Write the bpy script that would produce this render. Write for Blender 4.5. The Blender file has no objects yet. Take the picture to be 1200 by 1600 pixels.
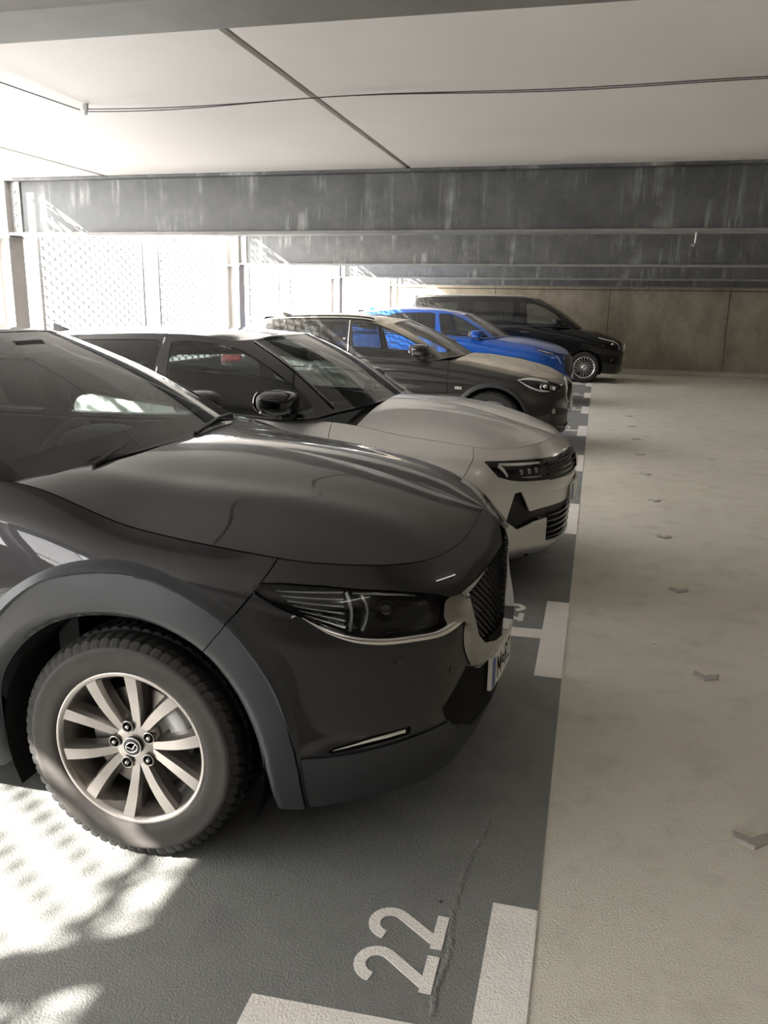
import bpy, math, random
import numpy as np
from mathutils import Matrix, Vector

# ------------------------------------------------------------------ camera
scn = bpy.context.scene
CAM_H = 1.5804
YAW, PITCH, ROLL, FPX = math.radians(-13.963), math.radians(13.886), math.radians(0.924), 1292.44


def cam_basis():
    cy, sy = math.cos(YAW), math.sin(YAW)
    w = np.array([sy * math.cos(PITCH), cy * math.cos(PITCH), -math.sin(PITCH)])
    r0 = np.array([cy, -sy, 0.0])
    u0 = np.cross(r0, w)
    return r0 * math.cos(ROLL) + u0 * math.sin(ROLL), u0 * math.cos(ROLL) - r0 * math.sin(ROLL), w


_r, _u, _w = cam_basis()
cam_data = bpy.data.cameras.new('camera')
cam_data.sensor_fit = 'AUTO'
cam_data.sensor_width = 36.0
cam_data.lens = FPX / 1600.0 * 36.0
cam_data.clip_start = 0.05
cam_data.clip_end = 300
cam = bpy.data.objects.new('camera', cam_data)
scn.collection.objects.link(cam)
cam.matrix_world = Matrix(((_r[0], _u[0], -_w[0], 0), (_r[1], _u[1], -_w[1], 0), (_r[2], _u[2], -_w[2], CAM_H), (0, 0, 0, 1)))
scn.camera = cam

# ------------------------------------------------------------------ world, sun, exposure
world = bpy.data.worlds.new('sky')
scn.world = world
world.use_nodes = True
wn = world.node_tree.nodes
wl = world.node_tree.links
wn.clear()
wo = wn.new('ShaderNodeOutputWorld')
wb = wn.new('ShaderNodeBackground')
wb.inputs['Color'].default_value = (1.0, 0.985, 0.965, 1)
wb.inputs['Strength'].default_value = 14.0
wl.new(wb.outputs[0], wo.inputs[0])

SUN_DIR = Vector((1.0, 0.63, -0.66)).normalized()
sun_data = bpy.data.lights.new('sun', 'SUN')
sun_data.energy = 66.0
sun_data.color = (1.0, 0.94, 0.85)
sun_data.angle = math.radians(0.55)
sun = bpy.data.objects.new('sun', sun_data)
scn.collection.objects.link(sun)
sun.rotation_euler = SUN_DIR.to_track_quat('-Z', 'Y').to_euler()
sun.location = (-12, -6, 9)

scn.view_settings.view_transform = 'Standard'
scn.view_settings.look = 'None'
scn.view_settings.gamma = 1.0
scn.view_settings.use_curve_mapping = False
scn.view_settings.exposure = 0.25
scn.cycles.max_bounces = 10
scn.cycles.diffuse_bounces = 6
scn.cycles.glossy_bounces = 5
scn.cycles.transparent_max_bounces = 16
scn.cycles.sample_clamp_indirect = 6.0
# ------------------------------------------------------------------ mesh toolkit (numpy)
def cr(t, V, tq):
    """smooth curve through V at knots t, sampled at tq (non-uniform Catmull-Rom)"""
    t = np.asarray(t, float); V = np.asarray(V, float); tq = np.clip(np.asarray(tq, float), t[0], t[-1])
    if len(t) == 2:
        s = ((tq - t[0]) / (t[1] - t[0]))
        s = s.reshape(s.shape + (1,) * (V.ndim - 1))
        return V[0] * (1 - s) + V[1] * s
    h = np.diff(t)
    hb = h.reshape(h.shape + (1,) * (V.ndim - 1))
    d = np.diff(V, axis=0) / hb
    m = np.empty_like(V)
    m[1:-1] = (d[:-1] * hb[1:] + d[1:] * hb[:-1]) / (hb[:-1] + hb[1:])
    m[0] = 1.5 * d[0] - 0.5 * m[1]
    m[-1] = 1.5 * d[-1] - 0.5 * m[-2]
    i = np.clip(np.searchsorted(t, tq, side='right') - 1, 0, len(t) - 2)
    s = (tq - t[i]) / h[i]
    s = s.reshape(s.shape + (1,) * (V.ndim - 1)); hi = hb[i]
    return ((2 * s**3 - 3 * s**2 + 1) * V[i] + (s**3 - 2 * s**2 + s) * hi * m[i]
            + (-2 * s**3 + 3 * s**2) * V[i + 1] + (s**3 - s**2) * hi * m[i + 1])


def chord(V):
    V = np.asarray(V, float)
    return np.concatenate([[0], np.cumsum(np.linalg.norm(np.diff(V, axis=0), axis=1))])


def curve(V, n):
    t = chord(V)
    return cr(t, V, np.linspace(0, t[-1], n))


def sstep(a, b, x):
    s = np.clip((np.asarray(x, float) - a) / (b - a), 0, 1)
    return s * s * (3 - 2 * s)


class MS:
    """bare mesh: points, two surface attributes, normals, faces"""
    def __init__(s, P, A, N, F):
        s.P, s.A, s.N, s.F = np.asarray(P, float), np.asarray(A, float), np.asarray(N, float), F

    def copy(s):
        return MS(s.P.copy(), s.A.copy(), s.N.copy(), [list(f) for f in s.F])

    @property
    def x(s): return s.P[:, 0]

    @property
    def y(s): return s.P[:, 1]

    @property
    def z(s): return s.P[:, 2]


def nrm(v):
    return v / np.maximum(np.linalg.norm(v, axis=-1, keepdims=True), 1e-12)


def grid(P, A=None, flip=False):
    P = np.asarray(P, float)
    nu, nv = P.shape[:2]
    if A is None:
        A = np.stack(np.meshgrid(np.linspace(0, 1, nu), np.linspace(0, 1, nv), indexing='ij'), -1)
    N = nrm(np.cross(np.gradient(P, axis=0), np.gradient(P, axis=1)))
    idx = np.arange(nu * nv).reshape(nu, nv)
    a, b, c, d = idx[:-1, :-1], idx[1:, :-1], idx[1:, 1:], idx[:-1, 1:]
    F = np.stack([a, b, c, d], -1).reshape(-1, 4)
    if flip:
        F = F[:, ::-1]; N = -N
    return MS(P.reshape(-1, 3), A.reshape(-1, 2), N.reshape(-1, 3), F.tolist())


def clip(m, g, keep=1):
    """keep the part of the mesh where keep*g >= 0, cutting faces cleanly"""
    g = np.asarray(g, float) * keep
    g = np.where(np.abs(g) < 1e-7, 1e-7, g)
    pos = g > 0
    P, A, N = [m.P], [m.A], [m.N]
    n0 = len(m.P); extra = {}; rows = []
    F = []
    posl = pos.tolist()
    for f in m.F:
        k = [posl[i] for i in f]
        if all(k):
            F.append(f); continue
        if not any(k):
            continue
        o = []
        L = len(f)
        for q in range(L):
            i, j = f[q], f[(q + 1) % L]
            if posl[i]: o.append(i)
            if posl[i] != posl[j]:
                key = (i, j) if i < j else (j, i)
                if key not in extra:
                    a, b = key
                    extra[key] = n0 + len(rows)
                    rows.append((a, b, g[a] / (g[a] - g[b])))
                o.append(extra[key])
        if len(o) >= 3: F.append(o)
    if rows:
        R = np.array(rows); a = R[:, 0].astype(int); b = R[:, 1].astype(int); s = R[:, 2:3]
        P.append(m.P[a] * (1 - s) + m.P[b] * s); A.append(m.A[a] * (1 - s) + m.A[b] * s)
        N.append(nrm(m.N[a] * (1 - s) + m.N[b] * s))
    r = MS(np.concatenate(P), np.concatenate(A), np.concatenate(N), F)
    return compact(r)


def compact(m):
    if not m.F:
        return MS(np.zeros((0, 3)), np.zeros((0, 2)), np.zeros((0, 3)), [])
    flat = np.concatenate([np.asarray(f) for f in m.F])
    used = np.unique(flat)
    mp = np.full(len(m.P), -1); mp[used] = np.arange(len(used))
    return MS(m.P[used], m.A[used], m.N[used], [[int(mp[i]) for i in f] for f in m.F])


def join(*ms):
    ms = [m for m in ms if m is not None and len(m.F)]
    P, A, N, F = [], [], [], []; o = 0
    for m in ms:
        P.append(m.P); A.append(m.A); N.append(m.N)
        F += [[i + o for i in f] for f in m.F]; o += len(m.P)
    return MS(np.concatenate(P), np.concatenate(A), np.concatenate(N), F)


def mir(m):
    s = np.array([1, -1, 1.0])
    return MS(m.P * s, m.A, m.N * s, [f[::-1] for f in m.F])


def both(m):
    return join(m, mir(m))


def off(m, d):
    d = np.asarray(d, float)
    if d.ndim == 0: d = np.full(len(m.P), float(d))
    return MS(m.P + m.N * d[:, None], m.A, m.N, m.F)


def rim(m, depth=0.012):
    """add a turned-in edge along every open border"""
    cnt = {}
    for f in m.F:
        for q in range(len(f)):
            i, j = f[q], f[(q + 1) % len(f)]
            key = (i, j) if i < j else (j, i)
            cnt.setdefault(key, []).append((i, j))
    P, A, N, F = [], [], [], []
    for key, e in cnt.items():
        if len(e) != 1: continue
        i, j = e[0]
        p, q = m.P[i], m.P[j]
        pi, qi = p - m.N[i] * depth, q - m.N[j] * depth
        k = len(P); n = nrm(np.cross(pi - p, q - p))
        P += [p, pi, qi, q]; A += [m.A[i]] * 4; N += [n] * 4
        F.append([k, k + 1, k + 2, k + 3])
    if not P: return m
    return join(m, MS(np.array(P), np.array(A), np.array(N), F))


def sdpoly(poly, pts):
    """signed distance to a closed polygon, positive inside"""
    poly = np.asarray(poly, float); a = poly; b = np.roll(poly, -1, axis=0)
    x, y = pts[:, 0], pts[:, 1]
    best = np.full(len(pts), 1e9); ins = np.zeros(len(pts), bool)
    for (ax, ay), (bx, by) in zip(a, b):
        dx, dy = bx - ax, by - ay
        L = dx * dx + dy * dy + 1e-18
        t = np.clip(((x - ax) * dx + (y - ay) * dy) / L, 0, 1)
        best = np.minimum(best, np.hypot(x - ax - t * dx, y - ay - t * dy))
        if ay != by:
            c = (ay > y) != (by > y)
            ins ^= c & (x < ax + (y - ay) * dx / dy)
    return np.where(ins, best, -best)


def sdline(line, pts):
    """distance to an open polyline"""
    line = np.asarray(line, float)
    best = np.full(len(pts), 1e9); x, y = pts[:, 0], pts[:, 1]
    for (ax, ay), (bx, by) in zip(line[:-1], line[1:]):
        dx, dy = bx - ax, by - ay
        t = np.clip(((x - ax) * dx + (y - ay) * dy) / (dx * dx + dy * dy + 1e-18), 0, 1)
        best = np.minimum(best, np.hypot(x - ax - t * dx, y - ay - t * dy))
    return best


def smooth_closed(V, n=80):
    V = np.asarray(V, float); k = 3
    W = np.concatenate([V[-k:], V, V[:k + 1]])
    t = chord(W)
    return cr(t, W, np.linspace(t[k], t[k + len(V)], n, endpoint=False))


def smooth_open(V, n=60):
    return curve(V, n)


# ---- solid helpers -> MS
def flatmesh(P, F):
    """separate vertices per face, flat normals"""
    P = np.asarray(P, float); Q, N, G = [], [], []
    for f in F:
        p = P[list(f)]
        n = np.zeros(3)
        for i in range(len(p)): n += np.cross(p[i] - p[0], p[(i + 1) % len(p)] - p[0])
        n = n / (np.linalg.norm(n) + 1e-12)
        k = len(Q); Q += list(p); N += [n] * len(p); G.append(list(range(k, k + len(p))))
    return MS(np.array(Q), np.zeros((len(Q), 2)), np.array(N), G)


def box(x0, x1, y0, y1, z0, z1):
    P = [(x, y, z) for x in (x0, x1) for y in (y0, y1) for z in (z0, z1)]
    return flatmesh(P, [(0, 1, 3, 2), (4, 6, 7, 5), (0, 4, 5, 1), (2, 3, 7, 6), (0, 2, 6, 4), (1, 5, 7, 3)])


def rbox(x0, x1, y0, y1, z0, z1, r=0.01):
    """box with chamfered edges"""
    c = np.array([(x0 + x1) / 2, (y0 + y1) / 2, (z0 + z1) / 2]); h = np.array([x1 - x0, y1 - y0, z1 - z0]) / 2
    r = min(r, *(h * 0.9)); P = []; idx = {}
    for sx in (-1, 1):
        for sy in (-1, 1):
            for sz in (-1, 1):
                s = np.array([sx, sy, sz])
                for ax in range(3):
                    p = h - r; p[ax] = h[ax]
                    idx[(sx, sy, sz, ax)] = len(P); P.append(c + s * p)
    F = []
    for ax in range(3):
        a, b = [k for k in range(3) if k != ax]
        for s in (-1, 1):
            q = []
            for sa, sb in ((-1, -1), (1, -1), (1, 1), (-1, 1)):
                v = [0, 0, 0]; v[ax] = s; v[a] = sa; v[b] = sb
                q.append(idx[(*v, ax)])
            F.append(q)
    for ax in range(3):
        a, b = [k for k in range(3) if k != ax]
        for sa in (-1, 1):
            for sb in (-1, 1):
                v = [0, 0, 0]; v[a] = sa; v[b] = sb
                v1 = list(v); v1[ax] = -1; v2 = list(v); v2[ax] = 1
                F.append([idx[(*v1, a)], idx[(*v2, a)], idx[(*v2, b)], idx[(*v1, b)]])
    for sx in (-1, 1):
        for sy in (-1, 1):
            for sz in (-1, 1):
                F.append([idx[(sx, sy, sz, k)] for k in range(3)])
    P = np.array(P); G = []
    for f in F:
        p = P[f]; n = np.cross(p[1] - p[0], p[2] - p[0])
        G.append(f if n @ (p.mean(0) - c) > 0 else f[::-1])
    return flatmesh(P, G)


def lathe(prof, n=48, axis='y', closed=False):
    """revolve (axial, radius) profile; smooth normals around, per-profile smooth"""
    prof = np.asarray(prof, float)
    a = np.linspace(0, 2 * math.pi, n + 1)
    P = np.zeros((n + 1, len(prof), 3))
    c, s = np.cos(a)[:, None], np.sin(a)[:, None]
    if axis == 'y':
        P[..., 0] = prof[:, 1] * c; P[..., 2] = prof[:, 1] * s; P[..., 1] = prof[:, 0]
    elif axis == 'z':
        P[..., 0] = prof[:, 1] * c; P[..., 1] = prof[:, 1] * s; P[..., 2] = prof[:, 0]
    else:
        P[..., 1] = prof[:, 1] * c; P[..., 2] = prof[:, 1] * s; P[..., 0] = prof[:, 0]
    return grid(P)


def tube(path, r, n=8, caps=True):
    path = np.asarray(path, float)
    T = nrm(np.gradient(path, axis=0))
    up = np.array([0, 0, 1.0]) if abs(T[0][2]) < 0.9 else np.array([1.0, 0, 0])
    r = np.broadcast_to(np.asarray(r, float), (len(path),))
    P = np.zeros((len(path), n + 1, 3)); X = nrm(np.cross(T[0], up))
    for i in range(len(path)):
        X = nrm(X - T[i] * (X @ T[i])); Y = np.cross(T[i], X)
        a = np.linspace(0, 2 * math.pi, n + 1)
        P[i] = path[i] + r[i] * (np.cos(a)[:, None] * X + np.sin(a)[:, None] * Y)
    m = grid(P, flip=True)
    if caps:
        e = []
        for i, fl in ((0, False), (len(path) - 1, True)):
            ring = P[i][:-1]
            ring = ring if fl else ring[::-1]
            e.append(flatmesh(ring, [list(range(n))]))
        m = join(m, *e)
    return m


def prism(poly, z0, z1, axis='z'):
    """extrude a 2D polygon"""
    poly = np.asarray(poly, float)
    ar = 0.5 * np.sum(poly[:, 0] * np.roll(poly[:, 1], -1) - np.roll(poly[:, 0], -1) * poly[:, 1])
    if ar < 0: poly = poly[::-1]
    n = len(poly)
    P = np.concatenate([np.c_[poly, np.full(n, z0)], np.c_[poly, np.full(n, z1)]])
    F = [list(range(n))[::-1], list(range(n, 2 * n))] + [[i, (i + 1) % n, n + (i + 1) % n, n + i] for i in range(n)]
    m = flatmesh(P, F)
    if axis == 'y':      # (a,b,c)->(a,c,b) flips handedness
        m = MS(m.P[:, [0, 2, 1]], m.A, m.N[:, [0, 2, 1]], [f[::-1] for f in m.F])
    elif axis == 'x':    # (a,b,c)->(c,a,b)
        m = MS(m.P[:, [2, 0, 1]], m.A, m.N[:, [2, 0, 1]], m.F)
    return m


def xf(m, M):
    M = np.asarray(M, float); R = M[:3, :3]
    return MS(m.P @ R.T + M[:3, 3], m.A, nrm(m.N @ np.linalg.inv(R)), m.F if np.linalg.det(R) > 0 else [f[::-1] for f in m.F])


def tr(x=0, y=0, z=0):
    M = np.eye(4); M[:3, 3] = (x, y, z); return M


def rot(axis, deg):
    a = math.radians(deg); c, s = math.cos(a), math.sin(a); M = np.eye(4)
    i, j = {'x': (1, 2), 'y': (2, 0), 'z': (0, 1)}[axis]
    M[i, i] = c; M[i, j] = -s; M[j, i] = s; M[j, j] = c
    return M


def scl(x, y, z):
    return np.diag([x, y, z, 1.0])


def sheet(pts_rows, thick=0.0):
    return grid(np.asarray(pts_rows, float))


# ---- car body surfaces
def wall_surface(plan, keys, ts_spacing, nv):
    """side + nose skin: plan curve (x, half width) from rear centre round to front centre; keys[i] = rows of (inset, z)"""
    plan = np.asarray(plan, float); t = chord(plan)
    tq = [0.0]
    while tq[-1] < t[-1]:
        x = float(cr(t, plan, np.array([tq[-1]]))[0][0])
        tq.append(tq[-1] + ts_spacing(x))
    tq = np.array(tq); tq *= t[-1] / tq[-1]
    c = cr(t, plan, tq)
    T = nrm(np.gradient(c, tq, axis=0)); Nn = np.stack([-T[:, 1], T[:, 0]], -1)
    Nn[0] = (-1, 0); Nn[-1] = (1, 0)
    ks = sorted(keys); kt = t[ks]; KV = np.array([keys[k] for k in ks], float)
    rows = cr(kt, KV, tq)
    vq = np.linspace(0, 1, nv)
    P = np.zeros((len(tq), nv, 3)); A = np.zeros((len(tq), nv, 2))
    base = np.cumsum(np.concatenate([[0], np.mean(np.hypot(np.diff(KV[:, :, 0], axis=1), np.diff(KV[:, :, 1], axis=1)), axis=0)]))
    base /= base[-1]
    for i in range(len(tq)):
        rv = cr(base, rows[i], vq)
        P[i, :, 0] = c[i, 0] - Nn[i, 0] * rv[:, 0]
        P[i, :, 1] = -(c[i, 1] - Nn[i, 1] * rv[:, 0])
        P[i, :, 2] = rv[:, 1]
        A[i, :, 0] = tq[i]; A[i, :, 1] = rv[:, 1]
    P[0, :, 1] = 0; P[-1, :, 1] = 0
    return P, A, tq


def net_surface(net, nu, nv):
    """smooth surface through a small net of 3D points; attributes = net indices"""
    net = np.asarray(net, float); a, b = net.shape[:2]
    tu = np.concatenate([[0], np.cumsum(np.mean(np.linalg.norm(np.diff(net, axis=0), axis=2), axis=1))])
    tv = np.concatenate([[0], np.cumsum(np.mean(np.linalg.norm(np.diff(net, axis=1), axis=2), axis=0))])
    uq = np.linspace(0, tu[-1], nu); vq = np.linspace(0, tv[-1], nv)
    S = cr(tu, net, uq)
    S = cr(tv, np.swapaxes(S, 0, 1), vq)
    S = np.swapaxes(S, 0, 1)
    iu = np.interp(uq, tu, np.arange(a)); iv = np.interp(vq, tv, np.arange(b))
    A = np.stack(np.meshgrid(iu, iv, indexing='ij'), -1)
    return S, A


def cap_surface(edge, centre, nv, power=2.0, zfun=None):
    """skin from an edge curve (n,3) to centre line points (n,3); z eased so that it crowns"""
    edge = np.asarray(edge, float); centre = np.asarray(centre, float)
    s = np.linspace(0, 1, nv)[None, :, None]
    P = edge[:, None, :] * (1 - s) + centre[:, None, :] * s
    g = 1 - (1 - s[..., 0]) ** power
    P[..., 2] = edge[:, None, 2] * (1 - g) + centre[:, None, 2] * g
    if zfun is not None: P[..., 2] += zfun(P[..., 0], P[..., 1], s[..., 0])
    return P
# ------------------------------------------------------------------ scene helpers
COL = scn.collection


def mk(name, m, mat, parent=None, label=None):
    me = bpy.data.meshes.new(name)
    me.from_pydata(m.P.tolist(), [], m.F)
    N = m.N.copy()
    bad = np.linalg.norm(N, axis=1) < 0.5
    if bad.any(): N[bad] = (0, 0, 1)
    me.polygons.foreach_set('use_smooth', [True] * len(me.polygons))
    me.normals_split_custom_set_from_vertices(N.tolist())
    me.materials.append(mat)
    me.update()
    return mko(name, me, parent, label)


def mko(name, me, parent=None, label=None):
    o = bpy.data.objects.new(name, me)
    COL.objects.link(o)
    if parent is not None: o.parent = parent
    if label: o['label'] = label
    return o


def thing(name, label, cat, loc=(0, 0, 0), rotz=0.0, group=None):
    o = bpy.data.objects.new(name, None)
    o.empty_display_size = 0.2
    COL.objects.link(o)
    o.location = loc; o.rotation_euler = (0, 0, rotz)
    return tag(o, label, cat, group)


def tag(o, label, cat, group=None):
    o['label'] = label; o['category'] = cat
    if group: o['group'] = group
    return o


def struct(o):
    o['kind'] = 'structure'; return o


class NT:
    def __init__(s, name):
        s.m = bpy.data.materials.new(name); s.m.use_nodes = True
        s.t = s.m.node_tree; s.n = s.t.nodes; s.l = s.t.links
        s.b = s.n['Principled BSDF']; s.out = s.n['Material Output']
        s._co = None

    def co(s):
        if s._co is None: s._co = s.n.new('ShaderNodeTexCoord').outputs['Object']
        return s._co

    def mapped(s, scale=(1, 1, 1)):
        k = s.n.new('ShaderNodeMapping'); k.inputs['Scale'].default_value = scale
        s.l.new(s.co(), k.inputs['Vector']); return k.outputs[0]

    def noise(s, scale, detail=4, rough=0.55, vec=None):
        k = s.n.new('ShaderNodeTexNoise')
        k.inputs['Scale'].default_value = scale; k.inputs['Detail'].default_value = detail; k.inputs['Roughness'].default_value = rough
        s.l.new(vec if vec is not None else s.co(), k.inputs['Vector']); return k.outputs['Fac']

    def ramp(s, fac, stops):
        k = s.n.new('ShaderNodeValToRGB'); e = k.color_ramp.elements
        while len(e) < len(stops): e.new(0.5)
        for q, (p, c) in zip(e, stops):
            q.position = p; q.color = (*c, 1) if len(c) == 3 else c
        s.l.new(fac, k.inputs[0]); return k.outputs[0]

    def val(s, fac, a, b, lo=0.0, hi=1.0):
        k = s.n.new('ShaderNodeMapRange'); k.inputs[1].default_value = a; k.inputs[2].default_value = b
        k.inputs[3].default_value = lo; k.inputs[4].default_value = hi
        s.l.new(fac, k.inputs[0]); return k.outputs[0]

    def mix(s, fac, a, b, mode='MIX'):
        k = s.n.new('ShaderNodeMix'); k.data_type = 'RGBA'; k.blend_type = mode
        for i, v in ((0, fac), (6, a), (7, b)):
            if hasattr(v, 'is_output'): s.l.new(v, k.inputs[i])
            elif i == 0: k.inputs[0].default_value = v
            else: k.inputs[i].default_value = (*v, 1)
        return k.outputs[2]

    def math(s, op, a, b=0.0):
        k = s.n.new('ShaderNodeMath'); k.operation = op
        for i, v in ((0, a), (1, b)):
            if hasattr(v, 'is_output'): s.l.new(v, k.inputs[i])
            else: k.inputs[i].default_value = v
        return k.outputs[0]

    def bump(s, h, strength=0.3, dist=0.01):
        k = s.n.new('ShaderNodeBump'); k.inputs['Strength'].default_value = strength; k.inputs['Distance'].default_value = dist
        s.l.new(h, k.inputs['Height']); s.l.new(k.outputs[0], s.b.inputs['Normal'])

    def set(s, **kw):
        for k, v in kw.items():
            i = s.b.inputs[{'base': 'Base Color', 'rough': 'Roughness', 'metal': 'Metallic', 'coat': 'Coat Weight', 'coatr': 'Coat Roughness',
                            'spec': 'Specular IOR Level', 'emit': 'Emission Color', 'emits': 'Emission Strength'}[k]]
            if hasattr(v, 'is_output'): s.l.new(v, i)
            elif isinstance(v, tuple): i.default_value = (*v, 1)
            else: i.default_value = v
        return s


def plain(name, base, rough=0.5, metal=0.0, coat=0.0, var=0.08, scale=30, bump=0.0, coatr=0.03, spec=0.5):
    t = NT(name)
    n = t.noise(scale, 3)
    c = t.mix(n, tuple(max(0, x * (1 - var)) for x in base), tuple(min(1, x * (1 + var)) for x in base))
    t.set(base=c, rough=rough, metal=metal, coat=coat, coatr=coatr, spec=spec)
    if bump: t.bump(t.noise(scale * 6, 3), bump, 0.002)
    return t.m


def glass_mat(name, tint, ior=1.5, rough=0.0, film=0.0, filmcol=(0.5, 0.5, 0.48)):
    """thin tinted pane: clear with a Fresnel reflection, a little dust on it"""
    t = NT(name); n, l = t.n, t.l
    n.remove(t.b)
    tr_ = n.new('ShaderNodeBsdfTransparent'); tr_.inputs[0].default_value = (*tint, 1)
    gl = n.new('ShaderNodeBsdfGlossy'); gl.inputs['Roughness'].default_value = rough
    fr = n.new('ShaderNodeFresnel'); fr.inputs[0].default_value = ior
    mx = n.new('ShaderNodeMixShader')
    l.new(fr.outputs[0], mx.inputs[0]); l.new(tr_.outputs[0], mx.inputs[1]); l.new(gl.outputs[0], mx.inputs[2])
    res = mx
    if film:
        d = n.new('ShaderNodeBsdfDiffuse'); d.inputs[0].default_value = (*filmcol, 1)
        m2 = n.new('ShaderNodeMixShader')
        f = t.val(t.noise(3.0, 5, 0.65), 0.3, 0.75, film * 0.4, film * 1.5)
        l.new(f, m2.inputs[0]); l.new(mx.outputs[0], m2.inputs[1]); l.new(d.outputs[0], m2.inputs[2]); res = m2
    l.new(res.outputs[0], t.out.inputs[0])
    return t.m


def paint(name, base, metal=0.6, rough=0.32, dust=0.0, dustcol=(0.34, 0.30, 0.25), flake=0.12, upward=(0.4, 0.97), coat=1.0):
    """metallic clear-coated car paint, optionally with road dust lying on upward faces"""
    t = NT(name)
    t.set(spec=0.18)
    n = t.noise(900, 2)
    c = t.mix(n, tuple(x * (1 - flake) for x in base), tuple(min(1, x * (1 + flake)) for x in base))
    if dust:
        g = t.n.new('ShaderNodeNewGeometry'); sp = t.n.new('ShaderNodeSeparateXYZ'); t.l.new(g.outputs['Normal'], sp.inputs[0])
        up = t.val(sp.outputs[2], *upward)
        cloud = t.val(t.noise(4, 6, 0.65), 0.25, 0.8, 0.45, 1.0)
        f = t.math('MULTIPLY', t.math('MULTIPLY', up, cloud), dust)
        f = t.math('ADD', f, dust * 0.015)
        c = t.mix(f, c, dustcol)
        t.set(base=c, metal=t.math('MULTIPLY', t.math('SUBTRACT', 1.0, f), metal), rough=t.math('ADD', t.math('MULTIPLY', f, 0.4), rough),
              coat=t.math('SUBTRACT', coat, t.math('MULTIPLY', f, 0.85 * coat)), coatr=t.math('MULTIPLY', f, 0.3))
    else:
        t.set(base=c, metal=metal, rough=rough, coat=coat, coatr=0.02)
    return t.m


# ------------------------------------------------------------------ materials of the building
def m_floor(name, a, b, stain, bumps):
    t = NT(name)
    big = t.noise(0.55, 6, 0.6); mid = t.noise(5, 5, 0.6); fine = t.noise(165, 3, 0.65)
    c = t.mix(t.val(big, 0.3, 0.7), a, b)
    c = t.mix(t.val(mid, 0.52, 0.78, 0, 0.5), c, stain)
    c = t.mix(t.val(fine, 0.55, 0.8, 0, 0.35), c, tuple(x * 0.6 for x in a))
    vo = t.n.new('ShaderNodeTexVoronoi'); vo.inputs['Scale'].default_value = 6.5
    t.l.new(t.co(), vo.inputs['Vector'])
    spot = t.val(vo.outputs['Distance'], 0.03, 0.05, 1, 0)
    spot = t.math('MULTIPLY', spot, t.val(t.noise(2.6, 3, 0.7), 0.52, 0.56))
    c = t.mix(spot, c, (0.05, 0.045, 0.04))
    t.set(base=c, rough=t.val(mid, 0.3, 0.7, 0.42, 0.62), spec=0.4)
    t.bump(fine, bumps, 0.006)
    return t.m


def m_concrete(name, a, b, streak=0.5):
    t = NT(name)
    big = t.noise(0.9, 7, 0.68); v = t.noise(1.6, 7, 0.7, t.mapped((1.1, 1.1, 0.6))); fine = t.noise(60, 5, 0.7)
    c = t.mix(t.val(big, 0.32, 0.68), a, b)
    c = t.mix(t.val(v, 0.45, 0.75, 0, streak), c, tuple(x * 0.55 for x in a))
    c = t.mix(t.val(fine, 0.5, 0.8, 0, 0.3), c, tuple(x * 0.7 for x in a))
    t.set(base=c, rough=0.85, spec=0.25)
    t.bump(fine, 0.35, 0.006)
    return t.m


def m_steel(name):
    """dark painted steel beam with pale drip marks running down the web"""
    t = NT(name)
    sx = t.n.new('ShaderNodeSeparateXYZ'); t.l.new(t.co(), sx.inputs[0])
    v = t.noise(1.0, 8, 0.75, t.mapped((4.0, 4.0, 0.35)))
    w = t.noise(1.0, 4, 0.6, t.mapped((26, 26, 0.7)))
    s = t.math('MULTIPLY', t.val(v, 0.50, 0.66), t.val(w, 0.36, 0.60, 0.25, 1.0))
    clump = t.val(t.noise(1.9, 3, 0.6, t.mapped((1, 1, 1.2))), 0.42, 0.60, 0.0, 1.0)
    s = t.math('MULTIPLY', s, clump)
    cl = t.noise(3.5, 6, 0.65)
    c = t.mix(t.val(cl, 0.3, 0.7), (0.050, 0.052, 0.053), (0.105, 0.106, 0.105))
    c = t.mix(t.math('MULTIPLY', s, 0.9), c, (0.42, 0.42, 0.40))
    t.set(base=c, rough=t.val(cl, 0.3, 0.7, 0.35, 0.55), metal=0.25, spec=0.5)
    t.bump(cl, 0.12, 0.003)
    return t.m


def m_plain_ceiling(name):
    t = NT(name)
    big = t.noise(0.7, 5, 0.55); fine = t.noise(120, 3, 0.6)
    c = t.mix(t.val(big, 0.3, 0.7), (0.61, 0.578, 0.548), (0.69, 0.658, 0.627))
    t.set(base=c, rough=0.6, spec=0.3)
    t.bump(fine, 0.06, 0.002)
    return t.m


MT = {}
MT['aisle'] = m_floor('aisle_coating', (0.58, 0.555, 0.475), (0.69, 0.66, 0.575), (0.38, 0.355, 0.295), 0.8)
MT['bay'] = m_floor('bay_coating', (0.17, 0.175, 0.172), (0.225, 0.228, 0.22), (0.13, 0.133, 0.13), 0.55)
MT['mark'] = m_floor('marking_paint', (0.78, 0.74, 0.70), (0.86, 0.83, 0.79), (0.62, 0.58, 0.54), 0.8)
MT['wall'] = m_concrete('fairfaced_concrete', (0.25, 0.215, 0.165), (0.40, 0.355, 0.285), 0.75)
MT['dark_wall'] = m_concrete('aged_concrete', (0.20, 0.18, 0.15), (0.27, 0.25, 0.21))
MT['joint'] = plain('joint_filler', (0.10, 0.09, 0.075), 0.9)
MT['kerb'] = m_concrete('kerb_concrete', (0.44, 0.42, 0.38), (0.52, 0.50, 0.46), 0.2)
MT['ceil'] = m_plain_ceiling('ceiling_slab_paint')
MT['ceil_joint'] = plain('ceiling_joint', (0.27, 0.26, 0.245), 0.8)
MT['steel'] = m_steel('painted_beam_steel')
MT['flange'] = plain('beam_flange_highlight', (0.17, 0.165, 0.155), 0.5, 0.2, var=0.35, scale=5)  # bright line of the bottom flange painted in as a lighter colour
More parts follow.
